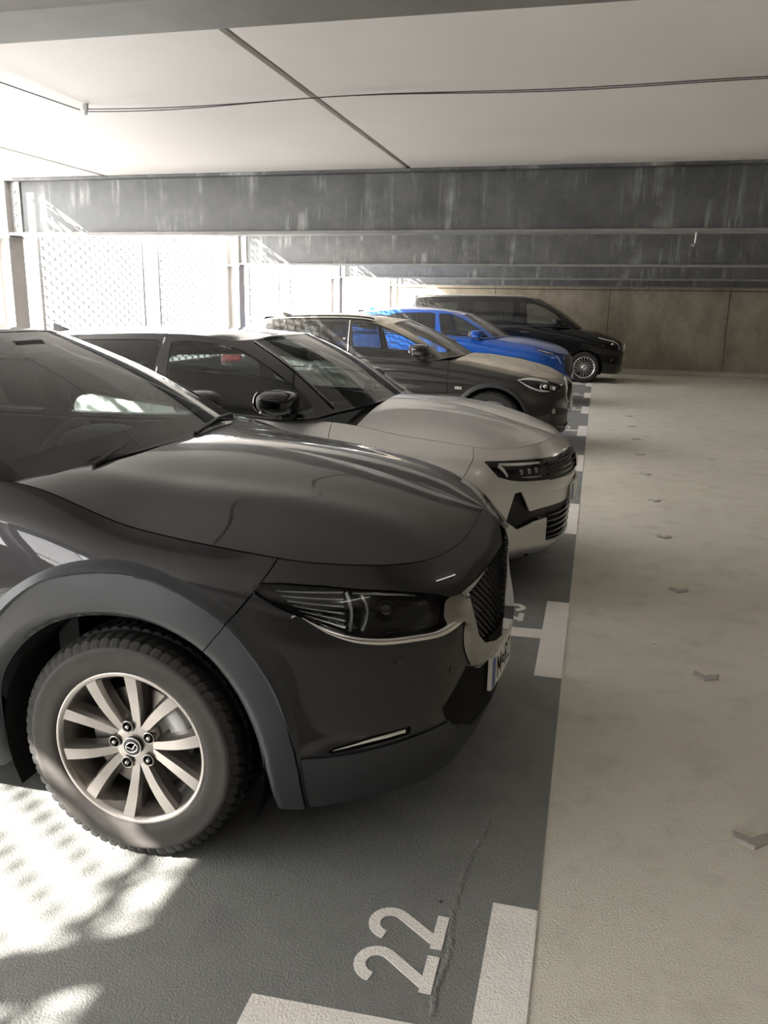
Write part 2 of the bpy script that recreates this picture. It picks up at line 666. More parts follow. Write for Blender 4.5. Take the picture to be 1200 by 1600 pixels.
MT['galv'] = plain('galvanised_steel', (0.40, 0.40, 0.40), 0.42, 0.6, var=0.2, scale=14, bump=0.08)
MT['colm'] = plain('column_paint', (0.36, 0.345, 0.33), 0.5, 0.1, var=0.15, scale=6)
MT['mesh'] = plain('expanded_metal', (0.46, 0.46, 0.47), 0.4, 0.5, var=0.15, scale=20)
MT['bolt'] = plain('bolt_zinc', (0.55, 0.54, 0.52), 0.3, 0.9)
MT['cable'] = plain('cable_sheath', (0.035, 0.034, 0.035), 0.5)
MT['stud'] = plain('cast_metal_stud', (0.40, 0.375, 0.35), 0.5, 0.35, var=0.25, scale=60, bump=0.4)
t_ = NT('lamp_diffuser'); t_.set(base=(0.9, 0.9, 0.88), emit=(1.0, 0.94, 0.84), emits=9.0); MT['lamp'] = t_.m
MT['lamp_body'] = plain('lamp_housing', (0.7, 0.7, 0.69), 0.45)
# car materials
MT['rubber'] = plain('tyre_rubber', (0.016, 0.0155, 0.0155), 0.72, var=0.3, scale=25, bump=0.15, spec=0.35)
MT['dusty_rubber'] = plain('dusty_tyre_sidewall', (0.034, 0.031, 0.029), 0.7, var=0.4, scale=16, bump=0.1, spec=0.35)
MT['alloy'] = plain('alloy_wheel', (0.30, 0.28, 0.265), 0.30, 0.85, coat=0.3, var=0.12, scale=10)
MT['alloy_bright'] = plain('bright_alloy', (0.78, 0.77, 0.75), 0.22, 0.85, coat=0.4)
MT['alloy_dark'] = plain('dark_wheel_barrel', (0.055, 0.052, 0.05), 0.55, 0.4, var=0.3, scale=12)
MT['chrome'] = plain('chrome', (0.82, 0.81, 0.79), 0.09, 1.0, var=0.02)
MT['dark_reflection_chrome'] = plain('dark_reflection_chrome', (0.36, 0.355, 0.34), 0.10, 1.0, var=0.03)  # chrome coloured darker, standing in for the dark surroundings it reflects
MT['satin'] = plain('satin_chrome', (0.55, 0.54, 0.52), 0.25, 1.0, var=0.04)
MT['black_gloss'] = plain('gloss_black_trim', (0.006, 0.006, 0.007), 0.12, 0.0, coat=0.6)
MT['black'] = plain('black_plastic', (0.016, 0.016, 0.017), 0.55, var=0.2, scale=40, bump=0.1)
MT['intake'] = plain('intake_black', (0.006, 0.006, 0.006), 0.7, spec=0.15)
MT['gap'] = plain('shut_line_dark', (0.004, 0.004, 0.004), 0.9, spec=0.0)
MT['cladding'] = plain('grey_plastic_cladding', (0.030, 0.032, 0.036), 0.42, 0.0, var=0.12, scale=12, bump=0.05, spec=0.35)
MT['cabin'] = plain('cabin_plastic', (0.022, 0.023, 0.024), 0.7, var=0.2, scale=20)
MT['seat'] = plain('seat_fabric', (0.03, 0.03, 0.032), 0.85, var=0.3, scale=60, bump=0.2)
MT['disc'] = plain('brake_disc', (0.35, 0.33, 0.31), 0.35, 0.9)
MT['lens'] = glass_mat('headlight_lens', (0.86, 0.88, 0.9), 1.45)
MT['lamp_silver'] = plain('headlight_reflector', (0.75, 0.76, 0.76), 0.12, 1.0)
MT['lamp_white'] = plain('daytime_light_strip', (0.62, 0.63, 0.62), 0.3, 0.2)
MT['glass'] = glass_mat('clear_windscreen', (0.80, 0.87, 0.85), 1.75, 0.0, 0.025)
MT['side_glass'] = glass_mat('side_window_glass', (0.55, 0.60, 0.58), 1.52, 0.0, 0.03)
MT['half_privacy'] = glass_mat('lightly_tinted_glass', (0.55, 0.62, 0.60), 1.52, 0.0, 0.02)
MT['privacy'] = glass_mat('privacy_glass', (0.10, 0.11, 0.11), 1.52, 0.0, 0.03)
MT['dusty_glass'] = glass_mat('dusty_windscreen', (0.62, 0.64, 0.6), 1.5, 0.0, 0.28, (0.42, 0.39, 0.34))
MT['plate'] = plain('number_plate_white', (0.78, 0.78, 0.74), 0.35, var=0.05)
MT['plate_blue'] = plain('number_plate_blue', (0.03, 0.05, 0.30), 0.35)
MT['plate_black'] = plain('number_plate_ink', (0.01, 0.01, 0.01), 0.4)
MT['red_lens'] = plain('tail_light_red', (0.25, 0.012, 0.012), 0.15, coat=0.5)
MT['brown'] = plain('brown_patch', (0.2, 0.12, 0.08), 0.6)
# ------------------------------------------------------------------ the parking deck
X_FAC = -5.19           # column line
Z_CEIL = 2.62
Z_BEAM = 2.145
BEAM_Y = [-8.40, -3.40, 1.70, 6.71, 11.65, 16.58, 21.55]    # beam centre lines
FLW = 0.19
Y_WALL = 22.61
X_RIGHT = 11.4
Y_BACK = -9.0

struct(mk('floor', box(-5.7, X_RIGHT, Y_BACK, Y_WALL + 0.3, -0.3, 0.0), MT['aisle']))
struct(mk('floor_bays', box(-5.45, -0.041, Y_BACK, 21.46, 0.0, 0.0015), MT['bay']))

rs = np.random.RandomState(4)
ys_ = np.arange(1.55, 2.35, 0.006)
sp_ = np.zeros((len(ys_), 5, 3))
wob = np.interp(ys_, np.linspace(1, 2.4, 12), rs.uniform(-.008, .008, 12)) + np.where(ys_ > 2.1, (ys_ - 2.1) * .14, 0)
for j_, a_ in enumerate((-1, -.5, 0, .5, 1)):
    sp_[:, j_, 0] = -0.254 + wob + a_ * rs.uniform(.006, .014, len(ys_)); sp_[:, j_, 1] = ys_
    sp_[:, j_, 2] = 0.0013 if abs(a_) == 1 else 0.0015 + rs.uniform(0, .0035, len(ys_))
struct(mk('trim_1', grid(sp_), MT['bay']))
# ceiling: slab elements with open joints between them
ceil = struct(mk('ceiling', box(-5.03, X_RIGHT, Y_BACK, Y_WALL + 0.3, Z_CEIL + 0.02, Z_CEIL + 0.34), MT['ceil_joint']))
JX = [-5.03, -4.12, -1.495, 1.13, 3.755, 6.38, 9.0, X_RIGHT]
slab_cache = {}
for i in range(len(JX) - 1):
    for k in range(len(BEAM_Y)):
        y0 = BEAM_Y[k]; y1 = BEAM_Y[k + 1] if k + 1 < len(BEAM_Y) else Y_WALL
        x0, x1 = JX[i] + (0.017 if i else 0), JX[i + 1] - 0.017
        o = mk('slab', rbox(x0, x1, y0 + 0.004, y1 - 0.004, Z_CEIL, Z_CEIL + 0.05, 0.004), MT['ceil'], ceil)

# far concrete wall: cast panels with recessed joints
wall = struct(mk('wall_far', box(-5.6, X_RIGHT, Y_WALL + 0.03, Y_WALL + 0.3, 0, Z_CEIL + 0.1), MT['joint']))
WX = [-5.6, -2.69, 0.24, 3.12, 6.0, 8.9, X_RIGHT]
for i in range(len(WX) - 1):
    for (z0, z1) in ((0.0, 2.098), (2.118, Z_CEIL + 0.1)):
        mk('panel', rbox(WX[i] + 0.008, WX[i + 1] - 0.008, Y_WALL, Y_WALL + 0.035, z0, z1, 0.006), MT['wall'], wall)
struct(mk('baseboard_far', rbox(-5.6, X_RIGHT, Y_WALL - 0.07, Y_WALL, 0, 0.13, 0.012), MT['kerb']))
struct(mk('wall_right', box(X_RIGHT, X_RIGHT + 0.25, Y_BACK, Y_WALL + 0.3, 0, Z_CEIL + 0.1), MT['dark_wall']))
struct(mk('wall_back', box(-5.6, X_RIGHT, Y_BACK - 0.25, Y_BACK, 0, Z_CEIL + 0.1), MT['dark_wall']))
struct(mk('added_parapet_left', rbox(-5.36, -5.30, Y_BACK, Y_WALL, 0, 0.86, 0.012), MT['kerb']))  # unseen parapet added to hold back low light from the facade

# steel beams across the deck
ORD = ['hindmost', 'behind the viewer', 'nearest, crossing the top left corner', 'first full-width', 'second full-width', 'third full-width', 'last']


def bolt_mesh(r=0.017, h=0.014):
    a = [(math.cos(math.radians(60 * k)) * r, math.sin(math.radians(60 * k)) * r) for k in range(6)]
    return join(prism(a, -h, 0, 'y'), xf(lathe([(-h - 0.001, 0.0), (-h - 0.009, 0.006), (-h - 0.012, 0.0)][::-1], 8), np.eye(4)))


BOLT = None
x1b = X_RIGHT + 0.1
for k, y in enumerate(BEAM_Y):
    lab = ['grey steel ceiling beam at the back of the deck', 'grey steel ceiling beam behind the standing place', 'grey steel beam crossing the top left corner of the view',
           'deep streaked steel beam, nearest full-width one under the ceiling', 'second steel beam, seen just below the nearest one', 'third steel beam, thin strip right above the far wall', 'last steel beam beside the far wall'][k]
    b = thing('steel_beam', lab, 'beam', (0, y, Z_BEAM), group='steel ceiling beams')
    xl = X_FAC + 0.09
    mk('web', box(xl, x1b, -0.006, 0.006, 0.02, Z_CEIL - Z_BEAM - 0.02), MT['steel'], b)
    mk('bottom_flange', rbox(xl, x1b, -FLW / 2, FLW / 2, 0, 0.026, 0.004), MT['flange'], b)
    mk('top_flange', rbox(xl, x1b, -FLW / 2, FLW / 2, Z_CEIL - Z_BEAM - 0.024, Z_CEIL - Z_BEAM, 0.004), MT['steel'], b)
    pl = mk('end_plate', rbox(xl - 0.012, xl + 0.10, -0.024, -0.006, 0.02, 0.46, 0.003), MT['galv'], b)
    for q in range(4):
        o = mko('bolt', BOLT, pl) if BOLT else mk('bolt', bolt_mesh(), MT['bolt'], pl)
        BOLT = o.data
        o.location = (xl + 0.045, -0.024, 0.09 + q * 0.095)

# columns on the facade line
for k, y in enumerate(BEAM_Y):
    lab = ['steel column at the back end of the facade', 'steel column behind the standing place', 'steel column left of the dark grey car', 'pale steel column at the left edge below the nearest full-width beam',
           'steel column carrying the second beam, above the silver car roof', 'thin steel column carrying the third beam', 'last steel column beside the far wall'][k]
    c = thing('steel_column', lab, 'column', (X_FAC, y, 0), group='steel facade columns')
    mk('web', box(-0.09, 0.09, -0.005, 0.005, 0, Z_CEIL), MT['colm'], c)
    for sx in (-1, 1):
        mk('flange', rbox(sx * 0.09 - 0.008, sx * 0.09 + 0.008, -0.1, 0.1, 0, Z_CEIL, 0.003), MT['colm'], c)
    mk('seat_bracket', rbox(-0.1, 0.11, -0.105, 0.105, Z_BEAM - 0.02, Z_BEAM - 0.001, 0.003), MT['galv'], c)
    mk('base_plate', rbox(-0.13, 0.13, -0.13, 0.13, 0.0015, 0.02, 0.004), MT['galv'], c)
    p = thing('downpipe', ['downpipe at the back of the facade', 'downpipe behind the standing place', 'downpipe left of the dark grey car', 'rain downpipe beside the column at the left edge',
                           'pale rain downpipe left of the column above the silver car', 'rain downpipe left of the thin third column', 'rain downpipe in the far corner'][k], 'downpipe', (-5.60, y + 0.02, 0), group='facade downpipes')
    mk('pipe', lathe([(-0.2, 0.05), (1.78, 0.05), (2.1, 0.075), (Z_CEIL, 0.08)], 16, 'z'), MT['galv'], p)
    for zc in (0.8, 1.7):
        mk('clip', lathe([(zc, 0.051), (zc, 0.057), (zc + 0.03, 0.057), (zc + 0.03, 0.051)], 16, 'z'), MT['galv'], p)

# expanded-metal facade screens
MW, MH, SW = 0.178, 0.095, 0.0085


def mesh_lattice(width, height):
    """diamond lattice of raised strands in the (y,z) plane"""
    P, F = [], []
    ny, nz = int(round(width / MW)), int(round(height / MH))
    dw, dh = width / ny, height / nz

    def strand(y0, z0, y1, z1):
        d = np.array([y1 - y0, z1 - z0]); L = np.linalg.norm(d); n = np.array([-d[1], d[0]]) / L * SW / 2
        a = np.array([y0, z0]); b = np.array([y1, z1]); mid = (a + b) / 2
        k = len(P)
        # widened at the knots, slightly twisted out of plane
        for p, wf, x in ((a, 4.0, -0.010), (mid, 0.6, 0.0), (b, 4.0, 0.010)):
            for s in (-1, 1):
                q = p + n * wf * s
                P.append((x + s * 0.006, q[0], q[1]))
        F.extend([(k, k + 2, k + 3, k + 1), (k + 2, k + 4, k + 5, k + 3)])
    for i in range(ny):
        for j in range(nz):
            y, z = i * dw, j * dh
            strand(y, z + dh / 2, y + dw / 2, z + dh); strand(y, z + dh / 2, y + dw / 2, z)
            strand(y + dw / 2, z, y + dw, z + dh / 2); strand(y + dw / 2, z + dh, y + dw, z + dh / 2)
    return flatmesh(P, F)


X_MESH = -5.40
spans = [(-8.1, -6.1), (-5.7, -3.75), (-2.90, -1.30), (-1.14, 1.35), (2.05, 4.05), (4.42, 6.35), (7.42, 9.38), (9.76, 11.45), (12.6, 13.9), (14.43, 16.3), (17.4, 18.57), (18.95, 20.4), (20.7, 21.35)]
names = ['hindmost', 'second hindmost', 'third', 'beside the dark grey car', 'left of the dark grey car roof', 'beside the left edge column',
         'just right of the left edge column', 'left of the pale downpipe', 'right of the second column', 'left of the third column', 'right of the third column', 'above the blue car', 'in the far corner']
lat_cache = {}
for (y0, y1), nm in zip(spans, names):
    s = thing('facade_screen', 'expanded metal facade screen ' + nm, 'screen', (X_MESH, y0, 0), group='expanded metal facade screens')
    w = round(y1 - y0, 2)
    if w not in lat_cache:
        lat_cache[w] = mk('metal_mesh', mesh_lattice(w, 3.3), MT['mesh'], s).data
        o = s.children[0] if s.children else None
    else:
        o = mko('metal_mesh', lat_cache[w], s)
    for c in COL.objects:
        if c.parent == s: c.location = (0, 0, -0.45)
    for yy in (0.0, w):
        hb_ = 0.026 if y0 > 5 else 0.012
        mk('frame_bar', rbox(-0.022, 0.022, yy - hb_, yy + hb_, -0.45, 2.9, 0.004), MT['mesh'], s)
    for zz in (-0.42, 1.0, 2.80):
        mk('crossbar', rbox(-0.06, -0.024, 0, w, zz, zz + 0.035, 0.004), MT['mesh'], s)

pf = thing('shadow_post', 'flat unseen post added between two screens to shade a floor strip, left of the viewer', 'post', (X_MESH, -1.22, -0.3))  # unseen post added for the dark strip it casts on the sunlit floor
mk('post_plate', rbox(-0.012, 0.012, -0.06, 0.06, 0, 3.2, 0.004), MT['mesh'], pf)
for zz in (0.6, 1.6, 2.6): mk('post_bolt', xf(rbox(-0.01, 0.01, -0.01, 0.01, -0.01, 0.01, 0.003), tr(0.016, 0, zz)), MT['bolt'], pf)

# floor markings: T-shaped bay marks, bay numbers
T0 = 1.4635


def strokes(lines, wd):
    """flat band along polylines -> list of quads"""
    ms = []
    for L in lines:
        L = np.asarray(L, float)
        T = nrm(np.gradient(L, axis=0)); Nn = np.stack([-T[:, 1], T[:, 0]], -1) * wd / 2
        a, b = L + Nn, L - Nn
        ms.append((a, b))
    return ms


def arc(cx, cy, rx, ry, a0, a1, n=14):
    a = np.radians(np.linspace(a0, a1, n)); return np.c_[cx + rx * np.cos(a), cy + ry * np.sin(a)]


# glyphs in a 0.117 x 0.205 cell, (across, up)
GW, GH, GT = 0.117, 0.205, 0.03
h = GT / 2
DIG = {
    '2': [arc(GW / 2, GH - GW / 2, GW / 2 - h, GW / 2 - h, 172, -42), [(GW / 2 + (GW / 2 - h) * .80, GH - GW / 2 - (GW / 2 - h) * .60), (h + 0.004, h * 0.9)], [(0.0, h), (GW, h)]],
    '3': [arc(GW / 2, GH - 0.055, GW / 2 - h, 0.055 - h, 165, -85, 16), arc(GW / 2, 0.062, GW / 2 - h, 0.062 - h, 85, -165, 16)],
    '4': [[(GW * .72, 0), (GW * .72, GH)], [(GW * .72, GH - 0.01), (h, 0.06)], [(0, 0.06), (GW, 0.06)]],
    '5': [[(GW, GH - h), (h, GH - h), (h, 0.11)], arc(GW / 2, 0.065, GW / 2 - h, 0.065 - h, 125, -160, 16)],
    '6': [arc(GW / 2, 0.062, GW / 2 - h, 0.062 - h, 0, 360, 22), np.array([(h, 0.062), (h, 0.14), (0.03, 0.175), (0.06, GH - h), (0.095, 0.175)])],
    '7': [[(0, GH - h), (GW, GH - h)], [(GW - h, GH - h), (0.035, 0)]],
    '8': [arc(GW / 2, GH - 0.052, GW / 2 - h - 0.004, 0.052 - h, 0, 360, 22), arc(GW / 2, 0.058, GW / 2 - h, 0.058 - h, 0, 360, 22)],
    '9': [arc(GW / 2, GH - 0.062, GW / 2 - h, 0.062 - h, 0, 360, 22), np.array([(GW - h, GH - 0.062), (GW - h, 0.06), (0.085, 0.03), (0.055, h), (0.02, 0.03)])],
}


def band_ms(lines, wd, z0, z1, fn):
    ms = []
    for si, (a, b) in enumerate(strokes(lines, wd)):
        z1s = z1 + 0.0004 * si
        n = len(a); a = np.array([fn(*p) for p in a]); b = np.array([fn(*p) for p in b])
        ring = np.concatenate([a, b[::-1]])
        P = np.concatenate([np.c_[ring, np.full(2 * n, z0)], np.c_[ring, np.full(2 * n, z1s)]])
        F = []
        for i in range(n - 1):
            F.append([2 * n + i, 2 * n + (2 * n - 1 - i), 2 * n + (2 * n - 2 - i), 2 * n + i + 1])
        for i in range(2 * n):
            F.append([i, (i + 1) % (2 * n), 2 * n + (i + 1) % (2 * n), 2 * n + i])
        m = flatmesh(P, F)
        ms.append(m)
    return join(*ms)


MZ = 0.0032
NL = ['at the bottom, beside the nearest car', 'between the dark grey and silver cars', 'just beyond the silver car', 'in front of the dusty black car', 'just beyond the dusty black car', 'in front of the blue car', 'just beyond the blue car', 'in front of the black van']
TL = ['white T-shaped bay marking at the bottom, beside the number 22', 'white T-shaped bay marking between the dark grey car and the silver car', 'white T-shaped bay marking under the nose of the silver car',
      'white T-shaped bay marking just beyond the silver car', 'white T-shaped bay marking in front of the dusty black car', 'white T-shaped bay marking just beyond the dusty black car',
      'white T-shaped bay marking in front of the blue car', 'white T-shaped bay marking at the black van wheel', 'white T-shaped bay marking beyond the black van']
for k in range(-1, 9):
    y = T0 + 2.5 * k
    if k >= 0:
        poly = [(-0.041, y - .5), (-0.041, y + .5), (-0.162, y + .5), (-0.162, y + .061), (-0.676, y + .061 - 0.02), (-0.676, y - .061 - 0.02), (-0.162, y - .061), (-0.162, y - .5)]
        P = [(*p, z) for z in (0.001, MZ) for p in poly]
        n = 8
        F = [(9, 8, 15, 14), (9, 14, 11, 10), (11, 14, 13, 12)] + [(i, (i + 1) % n, n + (i + 1) % n, n + i) for i in range(n)]
        m = flatmesh(P, [f[::-1] for f in F[:3]] + F[3:])
        tag(mk('bay_marking', m, MT['mark']), TL[k], 'floor marking', 'white T bay markings')
    num = 22 + k
    if k < 0 or k > 7: continue
    for q, ch in enumerate(str(num)):
        yo = y + 0.148 + q * 0.144
        dm = band_ms(DIG[ch], GT, 0.001, MZ, lambda a, b: (-0.268 - b, yo + a))
        if q == 0: root = thing('bay_number', f'white painted bay number {num} on the floor ' + NL[k], 'bay number', (-0.37, y + 0.28, 0.0), group='painted bay numbers')
        dm.P[:, 0] += 0.37; dm.P[:, 1] -= y + 0.28
        mk('digit', dm, MT['mark'], root)

# chevron studs set in the aisle
cp = [(-0.052, 0.032), (0.0, -0.006), (0.054, 0.042), (0.054, -0.004), (0.004, -0.052), (-0.052, -0.012)]
CHEV = None
CL = ['chevron metal floor stud nearest the viewer at the right edge', 'second chevron floor stud from the right edge', 'third chevron floor stud along the aisle', 'fourth chevron floor stud along the aisle',
      'fifth chevron floor stud along the aisle', 'sixth chevron floor stud along the aisle', 'seventh chevron floor stud along the aisle', 'eighth chevron floor stud along the aisle', 'ninth chevron floor stud along the aisle', 'tenth chevron floor stud along the aisle']
for k in range(10):
    if CHEV is None:
        c2 = np.array(cp); inner = c2 * np.array([0.93, 0.86])
        P = [(*p, z) for p, z in [(p, 0.0) for p in c2] + [(p, 0.006) for p in c2] + [(p, 0.010) for p in inner]]
        F = [(i, (i + 1) % 6, 6 + (i + 1) % 6, 6 + i) for i in range(6)] + [(6 + i, 6 + (i + 1) % 6, 12 + (i + 1) % 6, 12 + i) for i in range(6)] + [(12, 13, 16, 17), (13, 14, 15, 16)]
        F = [f[::-1] for f in F]
        o = mk('floor_stud', flatmesh(P, F), MT['stud']); CHEV = o.data
    else:
        o = mko('floor_stud', CHEV)
    o.location = (0.573 + (0.006 if k % 3 == 1 else -0.003 if k % 3 else 0), 2.455 + 1.212 * k, 0.0)
    o.rotation_euler = (0, 0, math.radians([0, -14, -9, 4, -6, 3, -5, 6, 0, 4][k]))
    tag(o, CL[k], 'floor stud', 'chevron floor studs')

# loose cable strung below the ceiling, with its clip
cb = thing('ceiling_cable', 'thin dark cable strung loosely below the white ceiling', 'cable', (-2.767, 4.31, Z_CEIL))
pts = np.array([(-2.0, -1.3, -0.02), (-0.06, -0.75, -0.035), (-0.035, -0.35, -0.03), (0, 0, -0.03)])
mk('cable_run', tube(np.array([(-0.036 + 0.0 * t, -2.6 * (1 - t), -0.028 - 0.02 * math.sin(math.pi * t)) for t in np.linspace(0, 1, 14)]), 0.003, 6), MT['cable'], cb)
for dz, ph in ((0.0, 0.0), (-0.012, 0.7)):
    mk('cable_run', tube(np.array([(x, 0.012 * math.sin(x * 1.9 + ph), -0.026 + dz * math.sin(x * 1.4 + ph) ** 2 - 0.008 * math.sin(x * 3.1 + ph)) for x in np.linspace(0, 6.2, 50)]), 0.0026, 6), MT['cable'], cb)
mk('cable_clip', join(box(-0.012, 0.012, -0.008, 0.008, -0.03, 0.0), box(-0.006, 0.006, -0.006, 0.006, -0.055, -0.03)), MT['galv'], cb)
# small hook below the nearest full-width beam
hk = thing('beam_hook', 'small pale metal hook hanging below the nearest full-width beam', 'hook', (0.641, 6.65, Z_BEAM))
mk('shank', tube([(0, 0, 0.0), (0, 0, -0.03), (-0.003, 0, -0.07)], 0.007, 8), MT['kerb'], hk)
mk('hook', tube([(-0.003, 0, -0.068), (-0.006, 0, -0.088), (-0.014, 0, -0.097), (-0.024, 0, -0.094), (-0.027, 0, -0.082)], 0.0035, 8), MT['galv'], hk)
# tube lamps over the aisle
for k, y in enumerate([-6.0, -1.0, 4.2, 9.2, 14.1, 19.0]):
    l = thing('ceiling_lamp', 'tube lamp under the ceiling over the aisle, ' + ['hindmost of the row', 'behind the viewer', 'right of the viewer', 'second ahead', 'third ahead', 'last before the wall'][k], 'lamp', (3.0, y, Z_CEIL), group='aisle tube lamps')
    mk('housing', rbox(-0.07, 0.07, -0.65, 0.65, -0.06, 0.0, 0.01), MT['lamp_body'], l)
    mk('tube', rbox(-0.05, 0.05, -0.62, 0.62, -0.10, -0.06, 0.015), MT['lamp'], l)
# ------------------------------------------------------------------ dark grey crossover (nearest car): skins
M_PLAN = [(-3.41, 0), (-3.39, .4), (-3.30, .65), (-3.12, .80), (-2.65, .880), (-1.6, .886), (-.8, .886), (-.35, .886), (0, .887), (.3, .882), (.5, .847), (.62, .787), (.74, .70), (.83, .60), (.89, .48), (.93, .32), (.955, .15), (.965, 0)]
M_KEYS = {
    0: [(.09, .28), (.04, .36), (0, .5), (0, .7), (.04, .86), (.1, .98), (.19, 1.08)],
    3: [(.07, .26), (.03, .34), (0, .48), (0, .68), (.03, .86), (.07, 1.0), (.12, 1.09)],
    5: [(.06, .20), (.02, .28), (0, .42), (.018, .62), (.008, .82), (.018, .95), (.055, 1.035)],
    6: [(.06, .20), (.02, .28), (0, .42), (.012, .62), (.006, .83), (.018, .96), (.055, 1.04)],
    7: [(.05, .22), (.02, .3), (0, .45), (0, .65), (.010, .86), (.042, 1.01), (.10, 1.082)],
    8: [(.05, .24), (.02, .31), (0, .45), (0, .65), (.010, .83), (.045, .935), (.10, .982)],
    9: [(.05, .22), (.02, .29), (0, .42), (0, .6), (.014, .78), (.050, .89), (.10, .942)],
    10: [(.05, .21), (.02, .28), (0, .42), (.004, .58), (.02, .74), (.055, .85), (.095, .918)],
    12: [(.055, .21), (.025, .28), (.0, .42), (.004, .58), (.018, .72), (.045, .82), (.085, .890)],
    14: [(.055, .20), (.025, .27), (0, .40), (0, .58), (.008, .72), (.03, .81), (.085, .878)],
    17: [(.055, .19), (.025, .26), (0, .40), (-.012, .58), (-.012, .74), (.0, .845), (.09, .918)],
}
mW, mA, mT = wall_surface(M_PLAN, M_KEYS, lambda x: 0.045 if x < -0.9 else (0.022 if x < -0.45 else 0.0125), 72)
M_HOODX = -0.365                     # rear corner of the bonnet
# bonnet: from the top row of the wall to the centre line
ie = np.argmin(np.where((mW[:, -1, 1] < -0.5) & (np.arange(len(mW)) > 40), np.abs(mW[:, -1, 0] - M_HOODX), 9))
edge = mW[ie:, -1, :].copy()
m_s = chord(edge); m_s /= m_s[-1]
m_cl = np.array([(-.22, 0, 1.108), (.1, 0, 1.092), (.4, 0, 1.048), (.6, 0, 1.003), (.75, 0, .960), (.875, 0, .9178)])
m_ctr = cr(np.array([0, .28, .52, .68, .82, 1.0]), m_cl, m_s)
m_ctr[-1] = edge[-1]


def m_hood_z(x, y, s):
    ay = np.abs(y)
    # raised shoulders of the bonnet running forward and inward from the screen corners
    yr = 0.60 - 0.16 * sstep(-0.35, 0.85, x)
    fade = sstep(-0.42, -0.05, x) * (1 - sstep(0.62, 0.86, x)) * sstep(0.0, 0.06, s)
    ridge = 0.010 * np.exp(-((ay - yr) / 0.085) ** 2)
    yv = 0.40 - 0.13 * sstep(-0.35, 0.85, x)
    valley = -0.001 * np.exp(-((ay - yv) / 0.10) ** 2)
    return (ridge + valley) * fade


mH = cap_surface(edge, m_ctr, 46, 2.1, m_hood_z)
# cabin: stations rear centre -> side -> windscreen centre, rows belt / middle / roof edge
M_GREEN = np.array([
    [(-3.22, 0, 1.08), (-3.08, 0, 1.27), (-2.86, 0, 1.42)],
    [(-3.15, -.56, 1.08), (-3.03, -.54, 1.26), (-2.84, -.50, 1.40)],
    [(-2.98, -.715, 1.09), (-2.88, -.65, 1.26), (-2.72, -.575, 1.405)],
    [(-2.2, -.825, 1.055), (-2.15, -.735, 1.27), (-2.1, -.60, 1.445)],
    [(-1.35, -.833, 1.035), (-1.38, -.75, 1.26), (-1.42, -.605, 1.46)],
    [(-.85, -.828, 1.04), (-1.03, -.745, 1.265), (-1.24, -.595, 1.448)],
    [(-.47, -.805, 1.065), (-.80, -.715, 1.265), (-1.12, -.572, 1.428)],
    [(-.375, -.765, 1.075), (-.72, -.675, 1.275), (-1.065, -.535, 1.436)],
    [(-.275, -.52, 1.098), (-.645, -.46, 1.305), (-1.005, -.36, 1.463)],
    [(-.215, 0, 1.108), (-.60, 0, 1.325), (-.975, 0, 1.475)]])
mG, mGA = net_surface(M_GREEN, 150, 34)
# ------------------------------------------------------------------ car kit
def wall_at(W, A, T, t, z):
    """point and normal on a wall skin at plan arc length t and height z"""
    t = np.clip(t, T[0], T[-1] - 1e-6)
    i = int(np.clip(np.searchsorted(T, t) - 1, 0, len(T) - 2)); s = (t - T[i]) / (T[i + 1] - T[i])

    def col(k):
        return np.array([np.interp(z, W[k, :, 2], W[k, :, c]) for c in range(3)])
    p = col(i) * (1 - s) + col(i + 1) * s

    def colz(k, zz):
        return np.array([np.interp(zz, W[k, :, 2], W[k, :, c]) for c in range(3)])
    du = colz(i + 1, z) - colz(i, z)
    dv = (colz(i, z + 0.012) - colz(i, z - 0.012))
    n = nrm(np.cross(du, dv))
    return p, n


def ribbon(W, A, T, path, width, height, n=40, base=-0.003, side=0.5):
    """raised moulding along a (t,z) path on a wall skin; width may be a list"""
    path = np.asarray(path, float)
    c = curve(path, n)
    tt = np.linspace(0, 1, n); wd = np.interp(tt, np.linspace(0, 1, len(np.atleast_1d(width))), np.atleast_1d(width)) if np.ndim(width) else np.full(n, width)
    prof = [(-.5, base), (-.42, height * .75), (-.2, height), (.2, height), (.42, height * .75), (.5, base)]
    P = np.zeros((n, len(prof), 3))
    d = nrm(np.gradient(c, axis=0)); nn = np.stack([-d[:, 1], d[:, 0]], -1)
    for i in range(n):
        for j, (a, h_) in enumerate(prof):
            q = c[i] + nn[i] * a * wd[i]
            p, nrml = wall_at(W, A, T, q[0], q[1])
            P[i, j] = p + nrml * h_
    return grid(P)


